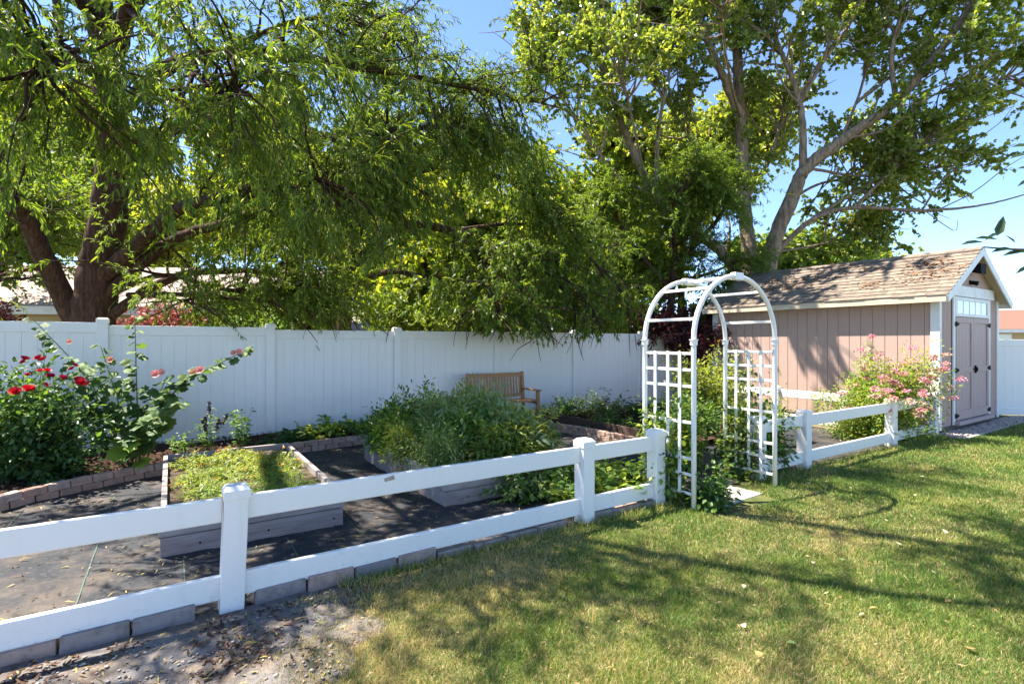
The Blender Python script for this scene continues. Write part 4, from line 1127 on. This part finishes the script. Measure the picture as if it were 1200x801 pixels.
def pop_keep(p):
    return (p[:,2] > 3.2+.25*lownoise(p[:,0], p[:,1], 2.)) & ((p[:,0] > -.2+.35*np.sin(p[:,2]*2.1)))
make_tree('poplar_tree', 'tall pale-barked poplar with leaning limbs behind the shed', pb, limbs, ST_POP, [PBARK, PTWIG, L_POPLAR], None, pop_keep)

# --- sunny trees farther back
ST_FAR = dict(br=8.0, fwd=.7, up=.3, blen=(1.0,2.4), bgrav=.0, brad=.03, tw=12, tlen=(.5,1.1), tup=.2, tgrav=.08, trad=.008,
              lv=17, lfwd=.5, ldroop=.3, leaf=(.13,.22), lw=.75, tmpl=BROAD, nrand=1.2)
def round_tree(name, label, X, Y, h, r, mats, st=ST_FAR, group='trees far behind the fence', lo=.25, nl=9):
    b0 = np.array([X, Y, -.02]); top = np.array([X, Y, h*.78])
    lm = [([b0, [X+.1,Y,h*.3], [X-.1,Y+.1,h*.6], top], .22, .05, .5)]
    for i in range(nl):
        a = 2*math.pi*i/nl+rng.uniform(-.3,.3); z0 = h*rng.uniform(lo,.55); rr = r*rng.uniform(.65,1.0)
        e = np.array([X+rr*math.cos(a), Y+rr*math.sin(a), min(h, z0+h*rng.uniform(.12,.4))])
        s = np.array([X, Y, z0])
        lm.append(([s, s*.5+e*.5+[0,0,.2], e], .09, .02, .25))
    return make_tree(name, label, tuple(b0), lm, st, mats, group, zfloor(lambda X_, Y_: 1.2), sides=8)
MY = [BARK, PTWIG, L_YELLOW]
round_tree('shade_tree', 'tall leafy tree far behind the willow crown at upper left', -12.0, 28, 19.0, 5.0, [BARK, PTWIG, L_WILLOW2, L_YELLOW])
round_tree('shade_tree', 'tall sunlit tree far behind the left limbs of the willow', -24.0, 29, 19.0, 5.5, [BARK, PTWIG, L_YELLOW, L_WILLOW2])
round_tree('shade_tree', 'tall sunlit tree behind the long willow limbs in the middle', -4.6, 22, 10.5, 3.0, [BARK, PTWIG, L_YELLOW, L_WILLOW2])
round_tree('shade_tree', 'tall green tree showing through the poplar limbs', 8.0, 25, 15.0, 4.6, [BARK, PTWIG, L_POPLAR, L_YELLOW])
round_tree('shade_tree', 'sunlit yellow-green tree far behind the middle of the back fence', -3.6, 22, 11.0, 3.6, MY)
round_tree('shade_tree', 'sunlit yellow-green tree behind the drooping elm, left of the poplar', 1.2, 24, 9.5, 3.2, MY)
round_tree('shade_tree', 'sunlit yellow-green tree behind the big willow trunk', -17.5, 27, 11.0, 4.2, MY)
round_tree('shade_tree', 'broad sunlit tree behind the willow limbs, left of centre', -9.0, 27, 11, 3.8, MY)
round_tree('shade_tree', 'small sunny tree rising over the far end of the shed roof', 16.2, 24, 5.8, 2.2, MY)
round_tree('shade_tree', 'dark green tree behind the shed at the foot of poplar', 10.8, 19.5, 5.6, 2.4, [BARK, PTWIG, L_POPLAR, L_GREEN])
round_tree('shade_tree', 'green tree between the feathery tree and the elm, beyond the fence', 2.4, 18.0, 7.0, 2.6, [BARK, PTWIG, L_WILLOW2, L_YELLOW])
round_tree('shade_tree', 'green tree behind the elm trunk, beyond the fence', -1.6, 16.0, 6.2, 2.4, [BARK, PTWIG, L_WILLOW2, L_YELLOW])
round_tree('shade_tree', 'leafy tree at far left behind the white fence', -13.5, 13.0, 8.0, 3.0, [BARK, PTWIG, L_WILLOW2, L_WILLOW], dict(ST_FAR, leaf=(.09,.15), lw=.5))
ST_SHR = dict(br=8, fwd=.6, up=.3, blen=(.35,.8), bgrav=.0, brad=.01, tw=10, tlen=(.2,.45), tup=.2, tgrav=.06, trad=.003, lv=14, lfwd=.5, ldroop=.3, leaf=(.05,.09), lw=.6, tmpl=BROAD, nrand=1.2)
def round_shrub(name, label, X, Y, h, r, mats, group):
    o = round_tree(name, label, X, Y, h, r, mats, dict(ST_SHR), group, .3, 10); o['category'] = 'shrub'; return o
for (X_, Y_, h_, r_, mt_, lab_) in ((-7.3,13.2,2.9,1.2,[BARK,PTWIG,L_WILLOW2],'green shrub behind the fence under the low willow limbs'),(-5.2,12.4,3.0,1.2,[BARK,PTWIG,L_GREEN],'green shrub behind the fence just right of the willow trunk'),(-2.4,13.2,3.0,1.3,[BARK,PTWIG,L_WILLOW2],'green shrub behind the fence between two tree trunks'),
        (-.6,14.2,3.2,1.4,[BARK,PTWIG,L_GREEN,L_WILLOW2],'green shrub behind the fence above the bench'),(1.4,14.8,3.4,1.4,[BARK,PTWIG,L_WILLOW2],'green shrub behind the fence under the elm tips'),(2.9,15.6,3.2,1.3,[BARK,PTWIG,L_YELLOW],'yellow-green shrub behind the fence left of the plum'),
        (5.6,15.2,3.2,1.3,[BARK,PTWIG,L_FEATHER],'bright green shrub behind the plum and the arch')):
    round_shrub('tall_shrub', lab_, X_, Y_, h_, r_, mt_, 'shrubs behind the back fence')
round_shrub('plum_shrub', 'dark purple-leaved plum seen through the top of the arch', 4.45, 13.1, 2.7, 1.0, [BARK, PTWIG, L_PLUM], None)
round_shrub('pink_shrub', 'pinkish red shrub peeping over the fence right of willow trunk', -8.0, 11.6, 2.1, .75, [BARK, PTWIG, L_PINKSHRUB], None)
round_shrub('pink_shrub', 'coral red shrub at the left edge above the fence', -10.6, 10.6, 2.25, .5, [BARK, PTWIG, L_PINKSHRUB], None)

# --- fruit tree just outside the right edge whose twig hangs into view
fb2 = (4.9, 2.2, -.02)
L_FRUIT = m_leaf('dark fruit leaf', [(.03,.06,.022),(.045,.08,.03)], .25)
frt = make_tree('fruit_tree', 'dark-leaved twig of a nearby tree hanging in at the right edge', fb2,
    [([fb2, (4.8,2.2,.8), (4.85,2.3,1.7), (4.7,2.4,2.6)], .07, .025, .6),
     ([(4.83,2.25,1.5), (4.3,2.45,1.95), (3.7,2.6,2.1), (3.15,2.7,2.08), (2.72,2.72,2.06), (2.44,2.7,2.07)], .022, .0035, None),
     ([(4.3,2.45,1.95), (3.7,2.5,2.4), (3.1,2.6,2.5), (2.72,2.62,2.44)], .015, .003, None),
     ([(4.83,2.3,1.7), (5.3,2.6,2.3), (5.6,2.9,2.8)], .03, .01, .3), ([(4.8,2.3,1.9), (4.7,1.7,2.5), (4.6,1.4,2.9)], .03, .01, .3)],
    dict(ST_FAR, leaf=(.06,.09), lw=.45, blen=(.3,.6), brad=.006, tlen=(.15,.3), trad=.002, br=6, tw=6, lv=8), [TWIG, TWIG, L_FRUIT], None, lambda p: p[:,0] > 3.4)
b = Bulk()
lf = [(P(1170,280,2.7),(-.75,0,.15),.115),(P(1152,283,2.7),(-1,0,.02),.11),(P(1188,291,2.7),(-1,-.1,-.02),.12),(P(1205,294,2.7),(-1,.1,-.03),.12),(P(1168,276,2.7),(.4,0,1),.12),(P(1170,272,2.7),(-.7,.1,-.35),.07),(P(1178,275,2.7),(.6,0,-.3),.07),
      (P(1212,310,2.7),(-1,0,-.35),.10),(P(1215,170,2.62),(-1,0,.1),.12),(P(1205,180,2.62),(-1,0,-.1),.09),(P(1212,196,2.62),(-1,0,.1),.08),(P(1215,208,2.62),(-1,0,-.3),.10),(P(1222,215,2.62),(-1,0,-.3),.10),(P(1208,278,2.7),(-.3,0,-.5),.06)]
for q in lf:
    b = Bulk(); b.inst(LANCE6, q[0][None], np.array([q[1]], float), np.array([[.1,-.45,.8]]), q[2], q[2]*.36, 0)
    b.build('leaf', [L_FRUIT], frt, False, fb2)

# ================================================================== HOUSES
def house(label, cx, cy, rz, w, d, h, rise, wall, roofm, ov=.5):
    root = thing('house', label, 'house', Vector((cx, cy, 0)), rz, 'neighbouring houses')
    m2 = MB(); m2.prism([(-w/2,0),(w/2,0),(w/2,h),(-w/2,h)], -d/2, d/2); 
    wl = m2.build('wall', wall, root)
    m2 = MB(); zr = h+rise; s = rise/(d/2)
    for sg in (-1, 1):
        e = sg*(d/2+ov); ze = h-ov*s
        v = [(-w/2-ov,0,zr),(w/2+ov,0,zr),(w/2+ov,e,ze),(-w/2-ov,e,ze),(-w/2-ov,0,zr+.12),(w/2+ov,0,zr+.12),(w/2+ov,e,ze+.12),(-w/2-ov,e,ze+.12)]
        m2.hexa(v if sg < 0 else [v[1],v[0],v[3],v[2],v[5],v[4],v[7],v[6]])
    m2.build('roof', roofm, root)
    m2 = MB()
    for x in (-w/2, w/2):
        m2.add([(x-.02,-d/2,h),(x+.02,-d/2,h),(x+.02,d/2,h),(x-.02,d/2,h),(x-.02,0,zr),(x+.02,0,zr)], [(0,3,4),(1,5,2),(0,4,5,1),(3,2,5,4)])
    m2.build('gable', wall, root)
    for sg in (-1, 1):
        m2 = MB(); m2.box(-w/2-ov, w/2+ov, sg*(d/2+ov)-.02, sg*(d/2+ov)+.02, h-ov*s-.14, h-ov*s+.10); m2.build('fascia', WHITEP, root)
    for x in np.linspace(-w/2+1.6, w/2-1.6, 3):
        m2 = MB(); m2.box(x-.6, x+.6, -d/2-.04, -d/2-.005, 1.0, 2.2); wn = m2.build('window', WHITEP, root)
        m2 = MB(); m2.box(x-.53, x+.53, -d/2-.05, -d/2-.041, 1.07, 2.13); m2.build('pane', GLASS, wn)
    return root
STUCCO = m_simple('ochre stucco', (.52,.40,.22), (.47,.36,.20), 6, .9, 80, .4)
STUCCO2 = m_simple('pale stucco', (.55,.46,.36), (.50,.42,.33), 6, .9, 80, .4)
ROOFP = m_simple('pale pinkish roof', (.36,.29,.25), (.28,.22,.19), 10, .95, 30, .6, (1,6,6))
ROOFR = m_simple('brown tile roof', (.22,.115,.08), (.16,.085,.06), 10, .95, 30, .6, (1,6,6))
house('ochre house with pale roof glimpsed behind the willow trunk', -13.5, 19.5, .15, 12, 7, 2.75, 1.5, STUCCO, ROOFP)
house('pale roofed house glimpsed under the elm behind the middle fence', -6.4, 34, .0, 10, 8, 2.3, 1.6, STUCCO2, ROOFP)
house('low house with brown roof far away right of the shed', 44, 42, -.2, 16, 8, 2.6, 1.5, STUCCO, ROOFR)

# ================================================================== GRASS, LITTER, GRAVEL
def m_blade(name, cols): return m_leaf(name, cols, .3, .5, (1.5,1.4,.8), .3)
G_GREEN = m_blade('grass green', [(.075,.155,.03),(.105,.19,.037),(.14,.22,.044)])
G_YEL = m_blade('grass yellow green', [(.27,.31,.06),(.32,.34,.08)])
G_DRY = m_blade('grass dry', [(.50,.40,.19),(.40,.31,.15),(.58,.47,.24)])
Nc = 1300000
Yg = 1.6+(rng.uniform(0,1,Nc)**1.7)*13.5
hw = 1.06*Yg+.5
Xg = rng.uniform(-1,1,Nc)*hw
ok = in_lawn(Xg, Yg)
Xg, Yg = Xg[ok], Yg[ok]
dens = np.clip(1.0-.55*np.clip((lownoise(Xg,Yg,2.4,.7)-.2),0,1), .3, 1)*np.clip((Xg-lawn_edge_x(Yg)+.40)/.85, .03, 1)**1.5
ok = rng.uniform(0,1,len(Xg)) < dens
Xg, Yg = Xg[ok], Yg[ok]; K = len(Xg)
dry = .22+.32*lownoise(Xg,Yg,.9,1.3)+.22*lownoise(Xg,Yg,2.8)+.75*np.exp(-np.clip(Xg+.9,0,9)/.75)-.05*np.clip(Yg-4,0,5)
q = rng.uniform(0,1,K)
ids = np.where(q < np.clip(dry,.05,.85), 2, np.where(rng.uniform(0,1,K) < np.clip(.16+.35*lownoise(Xg,Yg,1.7,3.), .05,.6), 1, 0))
far = np.clip(Yg/3.2, .8, 3.2)
hgt = rng.uniform(.018,.05,K)*(1+.30*lownoise(Xg,Yg,3.1,2.)+.35*np.clip(lownoise(Xg,Yg,9.,1.)-.2,0,1))*np.where(ids == 2, .85, 1.)
dirv = np.stack([rng.normal(0,.65,K), rng.normal(0,.65,K), np.ones(K)],-1)
b = Bulk(); b.inst(BLADE, np.stack([Xg,Yg,np.where(Xg < lawn_edge_x(Yg)+.3, np.maximum(lawn_z(Xg,Yg), dirt_z(Xg,Yg)), lawn_z(Xg,Yg))-.002],-1), dirv, rnd(K)*[1,1,.05], hgt, .0032*far, ids)
tag(b.build('grass', [G_GREEN, G_YEL, G_DRY]), 'mown lawn grass, green with dry straw patches', 'grass', kind='stuff')
# taller tufts along fence foot
Ku = 5200; uu = np.r_[rng.uniform(.6,3.9,Ku//2), rng.uniform(5.1,10.5,Ku//2)]; vv = -.10+rng.normal(0,.05,Ku)
X_, Y_ = toW(uu, vv); b = Bulk()
ids = rng.choice(3, Ku, p=[.5,.25,.25])
b.inst(BLADE, np.stack([X_,Y_,np.full(Ku,.0)],-1), np.stack([rng.normal(0,.45,Ku),rng.normal(0,.45,Ku),np.ones(Ku)],-1), rnd(Ku)*[1,1,.05], rng.uniform(.04,.10,Ku), .0045, ids)
tag(b.build('edge_grass', [G_GREEN, G_YEL, G_DRY]), 'longer untrimmed grass along the foot of the low fences', 'grass', kind='stuff')

K = 1500; Y_ = 1.8+rng.uniform(0,1,K)**1.4*9; X_ = rng.uniform(-1,1,K)*Y_*1.05; ok = in_lawn(X_, Y_); X_, Y_ = X_[ok], Y_[ok]; K = len(X_)
b = Bulk(); b.inst(LANCE, np.stack([X_,Y_,lawn_z(X_,Y_)+.022],-1), rnd(K)*[1,1,.4], rnd(K)*.6+[0,0,1], rng.uniform(.015,.05,K), .009, rng.integers(0,2,K))
tag(b.build('lawn_litter', [L_DRY, m_leaf('brown fleck', [(.22,.14,.08),(.30,.21,.12)], .1)]), 'tan flecks of dry leaf sprinkled through the lawn', 'leaf litter', kind='stuff')
# blown leaves on the lawn, one object each
leaf_protos = []
for i, (mt, s_) in enumerate(((POPL_PALE,.042),(L_DRY,.045),(L_SAGE,.042))):
    b = Bulk(); b.inst(DELTA, np.zeros((1,3)), np.array([[1.,0,.05]]), np.array([[.1,.1,1.]]), s_, s_*.9)
    leaf_protos.append((b, mt))
spots = [(967,701,0),(951,664,0),(1133,766,1),(923,758,2),(1019,718,1),(1080,700,1),(1095,675,0),(1113,708,1),(1041,640,2),(1053,642,0),(1040,614,0),(1074,583,0),(998,575,0),(946,568,0),(1110,629,0),(1120,682,1),
         (872,690,0),(893,776,1),(1066,752,0),(570,706,1),(1010,726,0),(1080,560,0),(870,741,0),(985,660,2),(1150,640,0),(1168,597,0)]
made = {}
for (px, py, k) in spots:
    loc = Vector(onground(px, py)); loc.z = .035
    if k not in made:
        o = leaf_protos[k][0].build('fallen_leaf', [leaf_protos[k][1]]); made[k] = o
        tag(o, ('pale silvery leaf lying on the lawn','dry yellow leaf lying on the lawn','green leaf lying on the lawn')[k], 'leaf', 'leaves blown onto the lawn')
    else:
        o = made[k].copy(); C.objects.link(o)
    o.location = loc; o.rotation_euler = (rng.uniform(-.5,.5), rng.uniform(-.5,.5), rng.uniform(0,6.28)); o.scale = [rng.uniform(.7,1.2)]*3

# pebbles on the dirt
def pebbles(K, X, Y, Z, r):
    ph = np.array([[0,0,1],[.9,0,.35],[.3,.85,.3],[-.75,.5,.4],[-.7,-.55,.3],[.3,-.9,.35],[0,0,-1]], float)
    fc = np.array([[0,1,2],[0,2,3],[0,3,4],[0,4,5],[0,5,1],[6,2,1],[6,3,2],[6,4,3],[6,5,4],[6,1,5]])
    a = rng.uniform(0,6.28,K); c, s = np.cos(a), np.sin(a)
    v = ph[None]*rng.uniform(.7,1.3,(K,7,1))*r[:,None,None]*np.array([1.2,.9,.62])
    x = v[...,0]*c[:,None]-v[...,1]*s[:,None]; y = v[...,0]*s[:,None]+v[...,1]*c[:,None]
    v = np.stack([x+X[:,None], y+Y[:,None], v[...,2]+Z[:,None]],-1)
    return v.reshape(-1,3), (fc[None]+(np.arange(K)*7)[:,None,None]).reshape(-1,3)
PEB = m_island('pebble', [(.44,.39,.34),(.33,.29,.26),(.52,.47,.41),(.36,.26,.21),(.26,.23,.21)], .9, .4, 60)
K = 3600
X_ = rng.uniform(-2.8,-.5,K); Y_ = 1.6+rng.uniform(0,1,K)**1.3*1.9
u_, v_ = uv_of(X_, Y_)
cl = np.clip(.04+.5*lownoise(X_,Y_,3.0,2.)+.9*np.exp(-((Y_-2.2)/.42)**2), .02, 1)
ok = (v_ < -.16) & (X_ < lawn_edge_x(Y_)+.1) & (rng.uniform(0,1,K) < cl)
X_, Y_ = X_[ok], Y_[ok]; r_ = rng.uniform(.003,.011,len(X_))*np.where(rng.uniform(0,1,len(X_))<.1,1.6,1)
b = Bulk(); b.add(*pebbles(len(X_), X_, Y_, dirt_z(X_,Y_)+r_*.3, r_)); tag(b.build('gravel', PEB), 'loose pale pebbles scattered on the bare dirt', 'gravel', kind='stuff')
K = 2600; uu = rng.uniform(10.35,14.6,K); vv = rng.uniform(-.38,-.03,K); X_, Y_ = toW(uu, vv); r_ = rng.uniform(.01,.026,K)
b = Bulk(); b.add(*pebbles(K, X_, Y_, np.full(K,.02), r_)); tag(b.build('shed_gravel', PEB), 'grey gravel strip at the foot of the shed front', 'gravel', kind='stuff')
kb = MB(); kb.box(0, 4.6, -.035, .035, -.02, .03); o = kb.build('concrete_edging', CONC, None, .01, loc=W(10.45,-.43)); o.rotation_euler = (0,0,PHI)
tag(o, 'thin concrete edging strip between lawn and shed gravel', 'edging')

# bark chips and debris
CHIPM = m_island('bark chip', [(.05,.028,.018),(.09,.05,.032),(.13,.075,.05),(.035,.02,.015)], .95, .3, 60)
STRAW = m_leaf('fallen willow leaf', [(.34,.27,.10),(.42,.34,.14),(.24,.17,.08),(.40,.36,.10)], .15, .7, (1,1,1))
b = Bulk(); K = 9000; kk = rng.integers(0, nE, K); a_ = ec[kk,:2]; b_ = np.array(back)[kk]; q = rng.uniform(.03,1,K)[:,None]; c_ = a_+(b_-a_)*q
X_, Y_ = toW(c_[:,0], c_[:,1]); b.inst(CHIP, np.stack([X_,Y_,.10+.05*(q[:,0]>.3)+rng.uniform(-.02,.02,K)],-1), rnd(K)*[1,1,.3], rnd(K)*.4+[0,0,1], rng.uniform(.02,.05,K), .018)
tag(b.build('bark_chips', CHIPM), 'dark bark chips mulching the flower border', 'mulch', kind='stuff')
b = Bulk(); K = 15000
X_ = rng.uniform(-3.2,-.3,K); Y_ = rng.uniform(1.6,4.2,K); u_, v_ = uv_of(X_, Y_)
cl = np.clip(.06+.8*lownoise(X_,Y_,2.7,5.)+.75*np.exp(-((v_+.24)/.10)**2)*(.4+.6*np.sin(u_*3.1+2.)), .015, 1)
ok = (v_ < -.085) & (X_ < lawn_edge_x(Y_)+.3) & (rng.uniform(0,1,K) < cl); X_, Y_ = X_[ok], Y_[ok]; K = len(X_)
b.inst(CHIP, np.stack([X_,Y_,dirt_z(X_,Y_)+.006],-1), rnd(K)*[1,1,.2], rnd(K)*.4+[0,0,1], rng.uniform(.012,.042,K), .012, 0)
K2 = 900; X_ = rng.uniform(-3.2,-.4,K2); Y_ = rng.uniform(1.7,4.0,K2); ok = (uv_of(X_,Y_)[1] < -.1) & (X_ < lawn_edge_x(Y_)+.2); X_, Y_ = X_[ok], Y_[ok]; K2 = len(X_)
b.inst(LANCE, np.stack([X_,Y_,dirt_z(X_,Y_)+.008],-1), rnd(K2)*[1,1,.15], rnd(K2)*.3+[0,0,1], rng.uniform(.03,.07,K2), .009, 1)
tag(b.build('dirt_debris', [CHIPM, STRAW]), 'bark bits and dry willow leaves littering the bare dirt', 'debris', kind='stuff')
b = Bulk(); K = 6500; uu = rng.uniform(-4,5.4,K); vv = rng.uniform(.1,4.3,K)
ok = ~(((uu > -.42) & (uu < 1.0) & (vv > 1.03) & (vv < 3.65)) | ((uu > 1.83) & (uu < 3.2) & (vv > .95) & (vv < 3.5)))
uu, vv = uu[ok], vv[ok]; X_, Y_ = toW(uu, vv); K = len(X_)
ok = rng.uniform(0,1,K) < np.clip(.25+.6*lownoise(X_,Y_,2.,1.), .08, 1); X_, Y_ = X_[ok], Y_[ok]; K = len(X_)
b.inst(LANCE, np.stack([X_,Y_,np.full(K,.026)],-1), rnd(K)*[1,1,.15], rnd(K)*.3+[0,0,1], rng.uniform(.025,.07,K), .010)
K = 9000; uu = rng.uniform(-4,5.4,K); vv = rng.uniform(.08,4.3,K); X_, Y_ = toW(uu, vv)
edge_ = np.exp(-np.abs(vv-1.0)/.07)+np.exp(-np.abs(vv-.12)/.08)+.8*np.exp(-np.abs(uu-1.0)/.08)+.8*np.exp(-np.abs(uu-1.8)/.08)
ok = ~(((uu > -.38) & (uu < .96) & (vv > 1.06) & (vv < 3.62)) | ((uu > 1.86) & (uu < 3.2) & (vv > 1.0) & (vv < 3.46)))
ok &= rng.uniform(0,1,K) < np.clip(.6*edge_*(.5+lownoise(X_,Y_,2.5,4.))+.55*lownoise(X_,Y_,3.3,2.5)-.1, .03, 1); X_, Y_ = X_[ok], Y_[ok]; K = len(X_)
b.inst(CHIP, np.stack([X_,Y_,np.full(K,.024)],-1), rnd(K)*[1,1,.2], rnd(K)*.4+[0,0,1], rng.uniform(.01,.035,K), .011, 1)
tag(b.build('fabric_debris', [STRAW, CHIPM]), 'dry willow leaves littering the black weed fabric', 'debris', kind='stuff')

# ================================================================== LIGHT, SKY, CAMERA
th_ = R(50)
sx_, sy_ = -UX*math.cos(th_)-UY*math.sin(th_), -UY*math.cos(th_)+UX*math.sin(th_)
EL = R(60)
sun = bpy.data.lights.new('sun', 'SUN'); sun.energy = 4.2; sun.angle = R(.53); sun.color = (1,.92,.80)
so_ = bpy.data.objects.new('sun', sun); C.objects.link(so_)
sd = Vector((sx_*math.cos(EL), sy_*math.cos(EL), math.sin(EL)))
so_.rotation_euler = sd.to_track_quat('Z', 'Y').to_euler()
w = bpy.data.worlds.new('World'); scene.world = w; w.use_nodes = True
nt = w.node_tree; bgn = nt.nodes['Background']
sky = nt.nodes.new('ShaderNodeTexSky'); sky.sky_type = 'NISHITA'; sky.sun_disc = False
sky.sun_elevation = EL; sky.sun_rotation = math.atan2(sx_, sy_); sky.altitude = 2400; sky.air_density = .8; sky.dust_density = .0; sky.ozone_density = 3.2
nt.links.new(sky.outputs[0], bgn.inputs[0]); bgn.inputs[1].default_value = .105

cam = bpy.data.cameras.new('camera'); cam.sensor_width = 36; cam.lens = F/1200*36; cam.clip_end = 500; cam.clip_start = .05
co = bpy.data.objects.new('camera', cam); C.objects.link(co); co.location = (0,0,CAMH); co.rotation_euler = (R(90),0,0)
scene.camera = co
scene.view_settings.view_transform = 'Standard'; scene.view_settings.look = 'None'
scene.view_settings.exposure = 2.1; scene.view_settings.gamma = 1
scene.cycles.max_bounces = 8; scene.cycles.diffuse_bounces = 5; scene.cycles.transmission_bounces = 5; scene.cycles.glossy_bounces = 3
scene.cycles.use_denoising = True
scene.cycles.sample_clamp_indirect = 6
